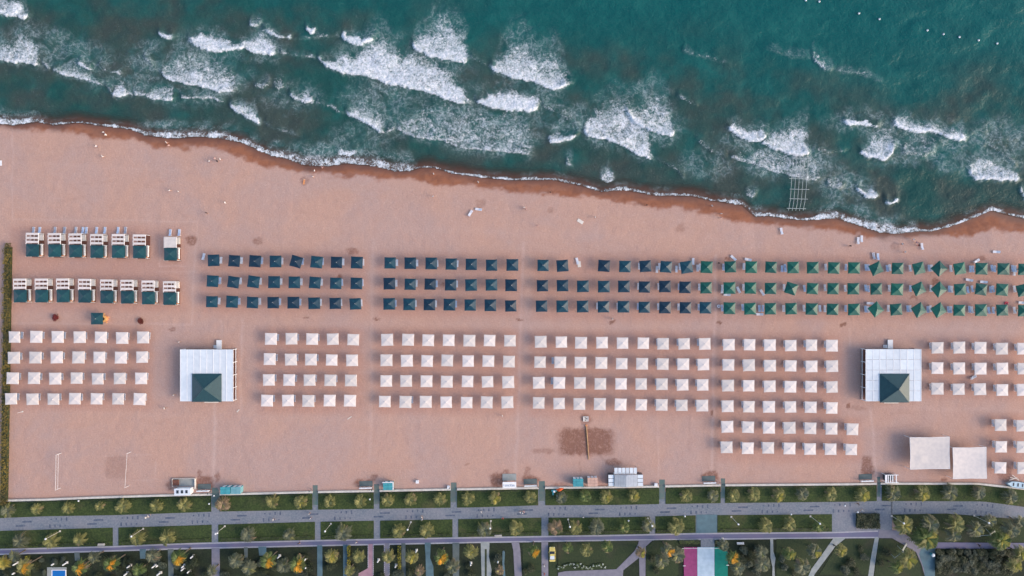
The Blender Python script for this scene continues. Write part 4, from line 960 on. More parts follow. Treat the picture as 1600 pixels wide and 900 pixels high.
for i in range(60):
    px = 1466 + (i % 15) * 8.2 + rnd.uniform(-3, 3); py = 864 + (i // 15) * 8.5 + rnd.uniform(-2, 2)
    shrub(px, py, rnd.uniform(1.0, 1.6), rnd.choice((0, 0, 1)), 'dark shrub in the dense thicket below the violet path', 'shrubs of the thicket')
for px, py in ((1163,860),(1175,868),(1170,880),(1182,892),(1225,885),(1240,895),(1160,875),(1345,858),(1350,870),(1330,880),(1338,893),(1322,890),(1385,862),(1376,880),(1185,857),(1222,872),(820,892),(829,888),(1018,872),(1025,890)):
    shrub(px, py, rnd.uniform(1.0, 1.8), rnd.choice((0, 0, 1)), 'dark shrub on the lighter park lawn right of the yellow car', 'shrubs on the lighter park lawn')
# a flower bed of small white bushes
WFL = cloud_mesh('blossom', mat('white_blossom', (.62, .66, .60), (.4, .45, .4), 6, .8), 26, 3, rx=.5, ry=.5, rz=.5, size=.12)
for i in range(26):
    px = 871 + i * 3.0 + rnd.uniform(-1, 1); py = 885.5 - (i * .08) + rnd.uniform(-3.5, 3.5)
    t = shrub(px, py, rnd.uniform(.35, .6), 3, 'small white-flowering bush in the bed below the yellow car', 'white-flowering bushes'); obj('blossom', WFL, t, (0, 0, .3), sc=.8)

# ------------------------------------------------------------------ beach huts
ROOFW = mat('white_roof_board', (.68, .73, .77), (.59, .65, .70), .7, .7, rand=.07, bump=.1)
ROOFG = mat('green_roof_felt', (.007, .044, .054), (.012, .058, .066), 1.6, .42, sheen=.2, spec=.55, bump=.3, bscale=7)
def hut(px0, py0, px1, py1, gx0, gy0, gx1, gy1, rows, label, rampx):
    z = 3.0; x0, y0 = P(px0, py0, z); x1, y1 = P(px1, py1, z); cx, cy = (x0 + x1) / 2, (y0 + y1) / 2
    t = thing('beach_hut', label, 'hut', (cx, cy, 0), 0, 'beach huts with green pyramid roofs')
    W, D = x1 - x0, y0 - y1
    part('floor', t, WOOD, lambda b: b.box((0, 0, .12), (W - .3, D - .3, .2)))
    rf = obj('roof', None, t); n = 8
    for i in range(n):
        for j in range(rows):
            part('roof_panel', rf, ROOFW, lambda b: b.box((-W / 2 + W / n * (i + .5), D / 2 - D / rows * (j + .5), z + rnd.uniform(-.012, .012)), (W / n - .07, D / rows - (.06 if rows > 1 else 0), .10)))
    part('roof_frame', rf, WHITE, lambda b: [b.box((-W / 2 + W / n * i, 0, z - .01), (.16, D, .20)) for i in range(n + 1)] + [b.box((0, s * (D / 2 - .06), z - .07), (W, .12, .12)) for s in (-1, 1)])
    for sx in (-1, 1):
        for k in range(5): part('post', t, WHITE, lambda b: b.box((sx * (W / 2 - .1), -D / 2 + .1 + k * (D - .2) / 4, 1.5), (.14, .14, 2.9)))
        part('railing', t, WHITE, lambda b: (b.box((sx * (W / 2 - .1), 0, 1.0), (.1, D - .4, .1)), b.box((sx * (W / 2 - .1), 0, .5), (.06, D - .4, .06))))
    zg = 3.25; a0, b0 = P(gx0, gy0, zg); a1, b1 = P(gx1, gy1, zg); g = [(a0 - cx, b1 - cy), (a1 - cx, b1 - cy), (a1 - cx, b0 - cy), (a0 - cx, b0 - cy)]
    ap = ((a0 + a1) / 2 - cx, (b0 + b1) / 2 - cy, zg + 2.1); gr = obj('pyramid_roof', None, t)
    for k in range(4):
        p, q2 = g[k], g[(k + 1) % 4]
        def fac(b):
            b.add([(*p, zg), (*q2, zg), ap, (p[0], p[1], zg - .12), (q2[0], q2[1], zg - .12), (ap[0], ap[1], ap[2] - .15)], [(0, 1, 2), (5, 4, 3), (0, 3, 4, 1), (1, 4, 5, 2), (2, 5, 3, 0)])
        part('roof_slope', gr, ROOFG, fac)
        part('hip_ridge', gr, ROOFG, lambda b: b.bar((*p, zg + .02), (ap[0], ap[1], ap[2] + .03), .16, .08))
    part('service_wall', t, WHITE, lambda b: b.box(((g[0][0] + g[1][0]) / 2, (g[0][1] + g[2][1]) / 2, 1.5), (abs(a1 - a0) - .8, abs(b0 - b1) - .8, 2.8)))
    part('counter', t, TIMBER, lambda b: b.box(((g[0][0] + g[1][0]) / 2, g[0][1] + .1, 1.1), (abs(a1 - a0) - .6, .5, .1)))
    part('counter_shelf', t, CREAM, lambda b: b.box(((g[0][0] + g[1][0]) / 2 + .3, g[0][1] - .45, 1.0), (4.0, .3, .06)))
    rx = P(rampx, 0, 1.5)[0] - cx
    st = obj('stair', None, t)
    part('landing', st, WHITE, lambda b: b.box((rx, D / 2 + 1.15, .55), (1.45, 2.5, .12)))
    part('landing_base', st, GREYM, lambda b: b.box((rx, D / 2 + 1.15, .25), (1.2, 2.2, .48)))
    for k in range(3): part('step', st, WHITE, lambda b: b.box((rx - 1.15, D / 2 + .65 - .0 * k, .42 - .14 * k) if False else (rx - .95 - .3 * k, D / 2 + .5, .44 - .15 * k), (.3, .9, .08)))
    return t
hut(282, 546, 364, 627, 300, 584, 346, 628, 1, 'white plank-roofed beach hut with green pyramid roof, near the hedge', 340)
hut(1353, 545.5, 1439, 627, 1375, 584, 1421, 629, 5, 'white gridded-roof beach hut with green pyramid roof, near canvas canopies', 1394)

# canvas canopies
def sail(px0, py0, px1, py1, label, bulge):
    z = 3.0; x0, y0 = P(px0, py0, z); x1, y1 = P(px1, py1, z); W, D = x1 - x0, y0 - y1; cx, cy = (x0 + x1) / 2, (y0 + y1) / 2
    t = thing('canvas_canopy', label, 'canopy', (cx, cy, 0), .015, 'white canvas canopies')
    n = 14; vs = []; fs = []
    for j in range(n + 1):
        for i in range(n + 1):
            u, v = -1 + 2 * i / n, -1 + 2 * j / n
            pu = 1 - .022 * (1 - v * v); pv = 1 - .025 * (1 - u * u)
            vs.append((u * W / 2 * pu, v * D / 2 * pv, z - .25 * (1 - u * u) * (1 - v * v) + bulge * math.exp(-((u + .45) ** 2 + (v + .35) ** 2) / .03)))
    for j in range(n):
        for i in range(n): a = j * (n + 1) + i; fs.append((a, a + 1, a + n + 2, a + n + 1))
    b = MB(); b.add(vs, fs); c = obj('canvas', b.mesh('canvas', WHITECLOTH, True), t)
    part('hem', c, WHITE, lambda b: [b.tube([(*[(-W / 2, -D / 2), (W / 2, -D / 2), (W / 2, D / 2), (-W / 2, D / 2)][k], z - .02), (*[(0, -D / 2 * .975), (W / 2 * .978, 0), (0, D / 2 * .975), (-W / 2 * .978, 0)][k], z - .02), (*[(W / 2, -D / 2), (W / 2, D / 2), (-W / 2, D / 2), (-W / 2, -D / 2)][k], z - .02)], [.05] * 3, 6) for k in range(4)])
    for sx in (-1, 1):
        for sy in (-1, 1): part('post', t, WHITE, lambda b: b.tube([(sx * (W / 2 - .05), sy * (D / 2 - .05), 0), (sx * (W / 2 - .05), sy * (D / 2 - .05), z)], [.07, .06], 8))
sail(1422, 683, 1484, 733, 'larger white canvas canopy with a dented corner', .30)
sail(1489, 699, 1541.5, 748, 'smaller flat white canvas canopy next to the white parasols', 0)

# ------------------------------------------------------------------ cabins, showers, sheds along the wall
CYAN = mat('cyan_cabin_roof', (.045, .27, .32), (.075, .34, .38), 1.2, .7, rand=.08)
CYANP = mat('pale_cyan_roof', (.13, .33, .38), (.19, .38, .41), 1.2, .7)
PINKR = mat('pale_pink_roof', (.62, .40, .31), (.52, .33, .26), 1.5, .75)
GREYR = mat('pale_grey_roof', (.46, .48, .50), (.38, .40, .42), 1.0, .6)
GREYR2 = mat('pale_blue_grey_roof', (.42, .46, .52), (.35, .39, .44), 1.0, .6)
def cabin(px0, py0, px1, py1, cols, roofm, label, trim=False, h=2.2):
    x0, y0 = P(px0, py0, h); x1, y1 = P(px1, py1, h); W, D = x1 - x0, y0 - y1
    t = thing('changing_cabin', label, 'cabin', ((x0 + x1) / 2, (y0 + y1) / 2, 0), .01, 'cabins along the beach wall')
    wl = part('wall', t, roofm[0], lambda b: b.box((0, 0, h / 2 - .03), (W - .2, D - .2, h - .08)))
    for i in range(cols):
        for j in range(3): part('roof_board', t, roofm[i % len(roofm)], lambda b: b.box((-W / 2 + W / cols * (i + .5), D / 2 - D / 3 * (j + .5), h), (W / cols - .06, D / 3 - .05, .08)))
        part('door', t, WHITE, lambda b: b.box((-W / 2 + W / cols * (i + .5), D / 2 - .09, 1.0), (.7, .05, 1.8)))
    if trim: part('roof_trim', t, WHITE, lambda b: (b.box((0, D / 2 + .12, h), (W + .4, .22, .12)), b.box((W / 2 + .12, 0, h), (.22, D, .12))))
    return t
cabin(344, 761, 360, 772.5, 2, [CYAN], 'brighter teal one of the twin changing cabins at the wall')
cabin(360.6, 761, 376, 772, 2, [CYANP], 'paler teal one of the twin changing cabins at the wall')
cabin(598.5, 754.5, 613.5, 766, 2, [CYAN], 'teal changing cabin with white roof trim at the wall', True)
cabin(895.5, 748, 911.5, 760.5, 3, [CYAN], 'teal changing cabin beside the pink cabin')
cabin(918, 746.5, 934, 760, 3, [PINKR], 'pale pink changing cabin beside the teal cabin')
DARKG = mat('dark_glass', (.05, .06, .08), (.03, .04, .05), 2, .2)
def shower(px, py, lb):
    x, y = P(px, py, 1.0); t = thing('foot_shower', lb, 'shower', (x, y, 0), math.radians(2), 'showers along the beach wall')
    part('wall_panel', t, WHITE, lambda b: b.box((0, -.2, 1.0), (3.5, .30, .5))); part('tray', t, PAVEG, lambda b: b.box((0, .75, .05), (3.7, 1.5, .10)))
    for s in (-1.6, 1.6): part('post', t, GREYM, lambda b: b.box((s, -.2, .5), (.14, .14, 1.0)))
    for s in (-1.2, 0, 1.2): part('shower_head', t, GREYM, lambda b: b.tube([(s, -.1, 1.25), (s, .15, 2.0), (s, .5, 2.1)], [.03, .03, .06], 6))
for px, py, lb in ((317,766,'white foot shower left of the twin teal cabins'),(571,761.5,'white foot shower left of the white-trimmed teal cabin'),(829,758,'white foot shower right of the lettered shelter'),
                   (1109,753.5,'white foot shower alone on the plain stretch of wall'),(1355,750.5,'white foot shower left of the white slatted kiosk')):
    shower(px, py, lb)
# kiosk with three windows, timber yard behind
x, y = P(285, 768, 2.2); t = thing('kiosk', 'white kiosk with three dark hatches and a paved yard, left of shower', 'kiosk', (x, y, 0), .02)
part('wall', t, WHITE, lambda b: b.box((0, -.1, 1.1), (4.2, 1.6, 2.2))); part('roof', t, ROOFW, lambda b: b.box((0, -.1, 2.26), (4.5, 1.9, .1)))
for k in (-1.3, -.05, 1.2): part('roof_hatch', t, DARKG, lambda b: b.box((k, -.05, 2.34), (.62, .85, .06)))
part('yard', t, PAVEP, lambda b: b.box((-.5, 2.0, .05), (6.2, 2.2, .12)))
part('yard_fence', t, CREAM, lambda b: (b.box((-.5, 3.12, .35), (6.3, .08, .6)), b.box((-3.6, 2.0, .35), (.08, 2.3, .6)), b.box((2.75, 1.6, .35), (.3, 3.0, .6))))
part('crate', t, WOOD, lambda b: b.box((-2.7, 2.0, .35), (1.6, 1.6, .5)))
# lettered shelter: sloping white board with blue-grey lettering that cannot be read
x, y = P(796, 757, 1.6); t = thing('sign_shelter', 'white shelter with blue-grey lettering on its sloping roof board', 'shelter', (x, y, 0), .01)
part('sign_board', t, WHITE, lambda b: b.box((0, -.15, 1.6), (3.8, 1.9, .1), rx=.25))
LET = mat('blue_grey_lettering', (.12, .19, .30), (.15, .22, .33), 3, .6)
gl = MB(); xx = -1.55
for ch in 'fenividen':
    wch = .12 if ch == 'i' else .32; hh = .75 if ch in 'fd' else .5; zf = lambda yy: 1.665 + (yy + .15) * .255
    gl.box((xx, -.55 + hh / 2, zf(-.55 + hh / 2)), (.09, hh, .03), rx=.25)
    if ch != 'i':
        gl.box((xx + .11, -.55 + (.5 if ch != 'f' else .68), zf(-.1)), (.2, .09, .03), rx=.25)
        if ch in 'en': gl.box((xx + .21, -.36, zf(-.36)), (.08, .35, .03), rx=.25)
        if ch in 'edv': gl.box((xx + .11, -.52, zf(-.52)), (.2, .09, .03), rx=.25)
    xx += wch + .07
obj('lettering', gl.mesh('lettering', LET), t)
part('yard', t, PAVEP, lambda b: b.box((0, 1.6, .06), (3.9, 1.9, .14)))
for s in (-1.7, 1.7):
    for q2 in (-.9, .6): part('post', t, GREYM, lambda b: b.box((s, q2, .75), (.1, .1, 1.5)))
# long white shed
z = 2.6; x0, y0 = P(960, 742, z); x1, y1 = P(996, 760.3, z); W, D = x1 - x0, y0 - y1; t = thing('storage_shed', 'long white shed with ribbed roof, panelled awning and side wings', 'shed', ((x0 + x1) / 2, (y0 + y1) / 2, 0), .005)
part('wall', t, WHITE, lambda b: b.box((0, 0, z / 2 - .1), (W - .1, D - .1, z - .2)))
rf = obj('roof', None, t)
for s in (-1, 1):
    for k in range(7):
        part('roof_sheet', rf, GREYR if s < 0 else GREYR2, lambda b: b.add([(s * W / 2 * k / 7 + s * .02, -D / 2, z + .55 * (1 - k / 7)), (s * W / 2 * (k + 1) / 7 - s * .02, -D / 2, z + .55 * (1 - (k + 1) / 7)),
              (s * W / 2 * (k + 1) / 7 - s * .02, D / 2, z + .55 * (1 - (k + 1) / 7)), (s * W / 2 * k / 7 + s * .02, D / 2, z + .55 * (1 - k / 7)),
              (s * W / 2 * k / 7, -D / 2, z + .45 * (1 - k / 7) - .05), (s * W / 2 * k / 7, D / 2, z + .45 * (1 - k / 7) - .05)], [(0, 1, 2, 3), (0, 4, 1), (3, 2, 5)]))
for k in range(6):
    aw = part('awning_panel', t, ROOFW, lambda b: b.box((-W / 2 + W / 6 * (k + .5), D / 2 + 1.05, 2.2), (W / 6 - .16, 1.6, .08), rx=-.06))
for k in range(2): part('awning_bar', t, DARKG, lambda b: b.box((0, D / 2 + .3 + 1.5 * k, 2.1), (W, .08, .06)))
for s in (-1, 1):
    for k in range(3): part('wing_roof_panel', t, ROOFW, lambda b: b.box((s * (W / 2 + .85), D / 2 - D / 3 * (k + .5), 2.3), (1.5, D / 3 - .14, .08)))
    part('wing_wall', t, DARKG, lambda b: b.box((s * (W / 2 + .85), 0, 1.1), (1.4, D - .1, 2.1)))
    for q2 in (-1, 1): part('awning_post', t, WHITE, lambda b: b.box((s * (W / 2 - .1), D / 2 + 1.7, 1.05), (.1, .1, 2.1)))
# white slatted kiosk
x, y = P(1393.5, 748, 2.2); t = thing('slatted_kiosk', 'white open-roofed kiosk with dark gaps between its slats', 'kiosk', (x, y, 0), 0)
for k in range(5): part('roof_slat', t, WHITE, lambda b: b.box((-1.6 + k * .62 + (.35 if k == 4 else 0), 0, 2.2), (.22 if k else .55, 2.2, .1)))
for s in (-1, 1): part('roof_beam', t, WHITE, lambda b: b.box((0, s * 1.05, 2.28), (3.6, .16, .1)))
for sx in (-1.65, 1.65):
    for sy in (-1, 1): part('post', t, WHITE, lambda b: b.box((sx, sy, 1.1), (.12, .12, 2.15)))
part('counter', t, DARKG, lambda b: b.box((0, 0, .5), (2.6, 1.7, .95)))
# pale blue boat by the wall
x, y = P(1590, 757.5, .8); t = thing('small_boat', 'pale blue small boat pulled up by the wall under the last parasols', 'boat', (x, y, .35), math.radians(-7))
BOATB = mat('pale_blue_hull', (.36, .52, .62), (.44, .58, .66), 1.5, .5)
def hull(b):
    st = [(-3.2, .05, .75), (-2.6, .55, .65), (-1.5, .85, .6), (0, .95, .58), (1.6, .9, .58), (2.9, .8, .6)]; vs = []; n = 7
    for xx, hw, zz in st:
        for k in range(n):
            a = math.pi * k / (n - 1); vs.append((xx, hw * math.cos(a), zz - (.85 * math.sin(a) ** .7)))
    fs = [(i * n + k, i * n + k + 1, (i + 1) * n + k + 1, (i + 1) * n + k) for i in range(len(st) - 1) for k in range(n - 1)]; fs.append(tuple((len(st) - 1) * n + k for k in range(n))); b.add(vs, fs)
part('hull', t, BOATB, hull, True); part('deck', t, BOATB, lambda b: b.add([(-2.9, 0, .55), (-1.5, .75, .5), (0, .85, .48), (2.8, .72, .5), (2.8, -.72, .5), (0, -.85, .48), (-1.5, -.75, .5)], [tuple(range(7))]))
for k in (-1.2, .1, 1.4, 2.3): part('thwart', t, DARKG, lambda b: b.box((k, 0, .53), (.35, .9, .06)))
# white planks and box heaped by the boat
t = thing('plank_heap', 'pale loose boards leaning beside the pale blue boat', 'boards', (*P(1582, 748), 0))
for k in range(3): part('board', t, CREAM, lambda b: b.box((.3 * k, .2 * k, .25 + .07 * k), (2.4, .22, .06), rz=.3 - .5 * k))
# two small white boxes
for px, py, lb in ((652,753,'small white square box standing alone on sand near the wall'),(701,761.5,'small white box against the wall by the narrow gap'),(1025,757.5,'small white box at the end of the long white shed')):
    x, y = P(px, py, .6); t = thing('storage_box', lb, 'box', (x, y, 0), rnd.uniform(-.1, .1)); part('box', t, PLASTIC, lambda b: b.box((0, 0, .3), (.75, .75, .6))); part('lid', t, WHITE, lambda b: b.box((0, 0, .63), (.85, .85, .07)))
# folded parasol stand and orange kite-like umbrella by the gap
x, y = P(877, 771, 1.2); t = thing('folded_umbrella', 'bright orange half-folded umbrella leaning in the lawn by a palm', 'umbrella', (x - .5, y + 1, .1), .1)
ORG = mat('orange_nylon', (.78, .13, .03), (.66, .09, .02), 3, .7)
part('canopy', t, ORG, lambda b: b.add([(-1, .1, .9), (.2, .5, 1.0), (1.3, .25, .9), (.6, -.2, 1.05), (-.2, -.55, 1.0), (0, 0, 1.5)], [(0, 5, 1), (1, 5, 2), (2, 5, 3), (3, 5, 4), (4, 5, 0)])); part('pole', t, GREYM, lambda b: b.tube([(0, 0, 0), (0, 0, 1.45)], [.03, .03], 6))
x, y = P(866, 768, .9); t = thing('parasol_stand', 'small teal and white equipment stand against the wall by the gap', 'stand', (x, y, 0))
part('frame', t, CYAN, lambda b: (b.box((0, .2, .8), (1.5, .5, .1)), b.box((-.3, -.5, .7), (.4, 1.1, .1)))); part('box', t, WHITE, lambda b: b.box((0, 0, .95), (.5, .5, .25)))
for s in (-.6, .6): part('leg', t, GREYM, lambda b: b.box((s, .2, .4), (.08, .08, .78)))

# outdoor shower platform and its long plank over the dug sand
x, y = P(915.5, 655, .4); t = thing('rinse_platform', 'small white square platform with dark fittings at top of dug sand', 'platform', (x, y, 0))
part('slab', t, CREAM, lambda b: b.box((0, 0, .12), (1.35, 1.35, .24)))
for a, bb in ((-.1, .35), (.25, .1), (-.1, -.3)): part('fitting', t, DARKG, lambda b: b.box((a, bb, .3), (.3, .22, .12)))
part('rim', t, WHITE, lambda b: (b.box((0, .68, .2), (1.45, .08, .3)), b.box((-.7, 0, .2), (.08, 1.3, .3)), b.box((.7, 0, .2), (.08, 1.3, .3))))
x, y = P(916, 665); x2, y2 = P(920, 718); t = thing('timber_pole', 'long yellowish timber pole lying across the dug brown sand', 'pole', (x, y, 0))
part('shaft', t, TIMBER, lambda b: b.tube([(0, 0, .2), ((x2 - x) * .5, (y2 - y) * .5, .22), (x2 - x, y2 - y, .18)], [.19, .16, .12], 8)); part('foot_plate', t, ORANGEC, lambda b: b.tube([(0, 0, .02), (0, 0, .3)], [.34, .3], 10))

# volleyball and foot-tennis nets
def court_net(x0, y0, x1, y1, lb, tapes):
    a = Vector((*P(x0, y0, 2.2), 0)); c = Vector((*P(x1, y1, 2.2), 0)); t = thing('beach_net', lb, 'net', a, 0, 'sports nets')
    d = c - a
    for p in (Vector((0, 0, 0)), d): part('post', t, WHITE, lambda b: b.tube([(*p.xy, 0), (*p.xy, 2.3)], [.06, .05], 6))
    for zt in tapes: part('tape', t, WHITE, lambda b: b.bar((0, 0, zt), (*d.xy, zt), .035, .07))
    if len(tapes) > 1:
        part('mesh', t, ALU, lambda b: [b.bar((*(d * (k / 24)).xy, tapes[0]), (*(d * (k / 24)).xy, tapes[-1]), .02) for k in range(25)])
court_net(87.5, 711, 86.5, 766, 'white sports net on two posts nearer the hedge', (2.2, 1.2))
court_net(198, 709, 194.5, 762.5, 'thin sports net on two posts farther from the hedge', (2.0,))
t = thing('court_corner_pole', 'lone short white pole below the white hedge-side parasols', 'pole', (*P(28, 645, 1.8), 0)); part('shaft', t, WHITE, lambda b: b.tube([(0, 0, 0), (0, 0, 1.9)], [.06, .05], 6)); part('foot', t, CONCRETE, lambda b: b.tube([(0, 0, 0), (0, 0, .1)], [.25, .22], 10))

# the pier's bare steel frame in the surf
PGREY = mat('weathered_zinc', (.42, .47, .47), (.30, .35, .35), 1.0, .5, metal=.1)
zt = .35; t = thing('pier_frame', 'bare pale steel pier frame standing in the surf', 'pier', (*P(1248, 290), -.6))
o0 = Vector((*P(1248, 290), -.6))
cols = [[(1239.5, 246), (1237.5, 270), (1236, 295), (1234.5, 315), (1232, 329)]]
for k in range(1, 5): cols.append([(x + 5.7 * k + (.35 * k * (1 - i / 4)), y) for i, (x, y) in enumerate(cols[0])])
for cl in cols:
    pts = [Vector((*P(px, py, zt), zt)) - o0 for px, py in cl]
    part('rail', t, PGREY, lambda b: b.tube(pts, [.06] * 5, 6))
    for p in pts[:-1]: part('pile', t, GREYM, lambda b: b.tube([(p.x, p.y, -2.2), (p.x, p.y, p.z - .09)], [.08, .08], 6))
for y0, xa, xb in ((247, 1239, 1264), (263.5, 1235, 1264), (279, 1233, 1263.5), (295.5, 1234, 1264), (310.5, 1233.5, 1262), (325.5, 1229, 1259)):
    a = Vector((*P(xa, y0, zt), zt + .14)) - o0; c = Vector((*P(xb, y0 + .8, zt), zt + .14)) - o0; part('cross_beam', t, PGREY, lambda b: b.bar(a, c, .12, .10))

# buoys
BUOY = MB().tube([(0, 0, -.2), (0, 0, 0), (0, 0, .18), (0, 0, .3)], [.12, .30, .26, .05], 10).mesh('float', WHITE, True)
BUOYR = MB().tube([(0, 0, .28), (0, 0, .42)], [.05, .04], 6).mesh('ring', GREYM)
for i, (px, py) in enumerate([(1259,.5),(1280,2.5),(1342,21),(1374,30),(1449,47.5),(1474,53.5),(1499,58),(1529,63),(1558,68)]):
    t = thing('marker_buoy', f'small white marker buoy, {ORD[8 - i]} in the line counted from its shoreward end', 'buoy', (*P(px, py, -.5), -.5), 0, 'marker buoys'); obj('float', BUOY, t); obj('ring', BUOYR, t)

# ------------------------------------------------------------------ park furniture
def lamp(px, py, lb):
    x, y = P(px, py, 6.0); t = thing('lamp_post', lb, 'lamp post', (x, y, 0), 0, 'lamp posts along the promenade')
    part('pole', t, CREAM, lambda b: b.tube([(0, 0, 0), (0, 0, .3), (0, 0, 6)], [.12, .055, .035], 8)); h = part('lamp_head', t, WHITE, lambda b: b.tube([(0, 0, 5.9), (0, 0, 6.0), (0, 0, 6.2), (0, 0, 6.3)], [.08, .24, .24, .05], 12)); part('base', t, CONCRETE, lambda b: b.box((0, 0, .1), (.45, .45, .2)))
for i, (px, py) in enumerate([(71.5,842),(205.5,838),(337,834),(508,830),(637,827.5),(766,825.5),(890.5,823),(1019,821.5),(1153.5,819),(1281,818),(1412,817.5),(1545,817)]):
    lamp(px, py, f'tall white lamp post on the cycle-path lawn, {ORD[i]} from the hedge')
PILM = MB().tube([(0, 0, 0), (0, 0, .1), (0, 0, 1.7), (0, 0, 1.95), (0, 0, 2.05)], [.26, .22, .19, .16, .04], 10).mesh('column', WHITE, True); PILB = MB().box((0, 0, .05), (.7, .7, .1)).mesh('plinth', CONCRETE)
PIL = [(23,881.5),(22,895.5),(83,881.5),(100.5,881.5),(200.7,885.5),(196,897.5),(246,884),(239.5,885.5),(247,897.5),(299.5,870.5),(285.5,885.5),(285,890),(294.5,893.5),(248,897),(435,870.5),(477,874),(478,886.5),(590.5,877),(618,885),(650,862),(735.5,882),(778,877.5),(1130.5,844.5)]
for i, (px, py) in enumerate(sorted(PIL)):
    t = thing('light_pillar', f'short white rounded light pillar in the dark park, {ORD[i]} from the hedge side', 'pillar', (*P(px, py, 1.2), 0), 0, 'white light pillars'); obj('column', PILM, t); obj('plinth', PILB, t)
for i, (px, py) in enumerate([(327,787),(334.5,774.5),(123,782.5),(578,780),(871,775),(1320,790),(340,833),(1340,800),(1236,803.5),(1070,806.5),(982,813.5)]):
    t = thing('bollard_light', f'small white globe light by the promenade lawns, {ORD[i]} of them', 'light', (*P(px, py, .8), 0), 0, 'globe lights'); part('post', t, GREYM, lambda b: b.tube([(0, 0, 0), (0, 0, .7)], [.06, .05], 6)); part('globe', t, WHITE, lambda b: b.tube([(0, 0, .68), (0, 0, .78), (0, 0, .95), (0, 0, 1.08), (0, 0, 1.13)], [.06, .2, .25, .16, .02], 10), True)
# benches
for px, py, a, lb in ((160,850.5,2,'pale bench on lawn edge beside the cycle path, left of path crossing'),(778.5,837,3,'pale bench on lawn edge beside the cycle path, under two palms'),(1156,848.5,0,'cyan-white bench below the cycle path near the carpets')):
    t = thing('park_bench', lb, 'bench', (*P(px, py), .05), math.radians(a), 'park benches'); part('seat', t, CREAM if px < 1000 else WHITE, lambda b: [b.box((0, .16 * k, .45), (2.0, .13, .05)) for k in range(3)]); part('backrest', t, CREAM, lambda b: b.box((0, -.1, .7), (2.0, .05, .3)))
    for s in (-.85, .85): part('leg', t, GREYM, lambda b: b.box((s, .16, .21), (.08, .42, .42)))
# blue pool
o = poly('pool_terrace', [(73.5,886.5),(103.5,886.5),(103.5,930),(73.5,930)], .10, PAVEP, .2); tag(o, 'pale stone surround of the blue pool', 'terrace')
t = thing('swimming_pool', 'small rectangular blue pool with white rim in the park', 'pool', (*P(92.5, 902), .1))
POOL = mat('pool_water', (.010, .13, .42), (.012, .15, .46), .6, .12, spec=.5)
part('water', t, POOL, lambda b: b.box((0, 0, .03), (3.7, 4.0, .04))); part('rim', t, WHITE, lambda b: (b.box((-1.95, 0, .05), (.22, 4.3, .12)), b.box((1.95, 0, .05), (.22, 4.3, .12)), b.box((0, 2.1, .05), (3.7, .2, .12))))
# three carpets laid side by side with a white rail at their head
for (a, bb, m, nm) in ((1068.5,1089.2,mat('magenta_carpet',(.30,.062,.175),(.24,.05,.14),1.0,.95,detail=8,bump=.2),'magenta carpet of three laid side by side in the park'),(1089.6,1116.2,mat('pale_blue_carpet',(.46,.57,.66),(.36,.47,.56),.8,.95,detail=8,bump=.2),'pale blue middle carpet of three laid side by side'),
                       (1116.6,1137,mat('green_carpet',(.010,.20,.155),(.008,.165,.125),1.0,.95,detail=8,bump=.2),'green carpet of three laid side by side in the park')):
    o = poly('carpet', [(a, 855), (bb, 855), (bb + .3, 935), (a + .3, 935)], .16, m, .1); tag(o, nm, 'carpet', 'carpets in the park')
t = thing('barrier_rail', 'long white barrier rail along the head of the carpets', 'rail', (*P(1097, 854.6), .16)); part('rail', t, WHITE, lambda b: b.tube([(-5.2, 0, .9), (5.0, 0, .9)], [.05, .05], 6))
for k in range(5): part('post', t, WHITE, lambda b: b.tube([(-5.1 + 2.5 * k, 0, 0), (-5.1 + 2.5 * k, 0, .9)], [.04, .04], 6))
for px, py, lb in ((1067,857,'white peg lamp at the head of the magenta carpet'),(1069,884,'white peg lamp halfway down the magenta carpet'),(1137,883,'white peg lamp halfway down the green carpet'),(1136,855,'white peg lamp at the head of the green carpet')):
    t = thing('peg_lamp', lb, 'lamp', (*P(px, py, .5), .02), 0, 'peg lamps by the carpets'); part('arm', t, WHITE, lambda b: b.box((0, 0, .55), (.7, .14, .1))); part('post', t, GREYM, lambda b: b.tube([(0, 0, 0), (0, 0, .5)], [.05, .05], 6))
# playground frames
STEELP = mat('pale_steel_tube', (.35, .38, .36), (.28, .31, .29), 3, .5)
for px, py, a, lb in ((1398,862,35,'pale tubular climbing frame on lawn under the sunlit yellow palm'),(1438,829,0,'pale tubular swing frame under the big palms by the curve'),(1532,832,5,'pale tubular frame under palms above the violet path')):
    t = thing('play_frame', lb, 'play frame', (*P(px, py), .05), math.radians(a), 'play frames')
    for s in (-1.5, 1.5):
        part('side_frame', t, STEELP, lambda b: b.tube([(s, -1, 0), (s, -.2, 2.1), (s, .2, 2.1), (s, 1, 0)], [.06] * 4, 6))
    part('top_bar', t, STEELP, lambda b: b.tube([(-1.5, 0, 2.1), (1.5, 0, 2.1)], [.07, .07], 6))
    part('slide', t, STEELP, lambda b: b.bar((1.5, 0, 1.6), (4.0, 0, .1), .5, .06))
# teal litter bin, pergola slit
t = thing('litter_bin', 'teal litter bin where the path meets the thicket', 'bin', (*P(1456.5, 866.5, .5), .02)); part('body', t, CYAN, lambda b: b.tube([(0, 0, 0), (0, 0, 1.0)], [.42, .48], 10)); part('lid', t, ROOFW, lambda b: b.tube([(0, 0, 1.0), (0, 0, 1.15)], [.5, .3], 10))
o = poly('planting_slot', [(757.5,858),(760.5,858),(760.5,905),(757.5,905)], .075, SHR[0], .02); tag(o, 'narrow dark planted slot down the pale paved walk', 'planting')

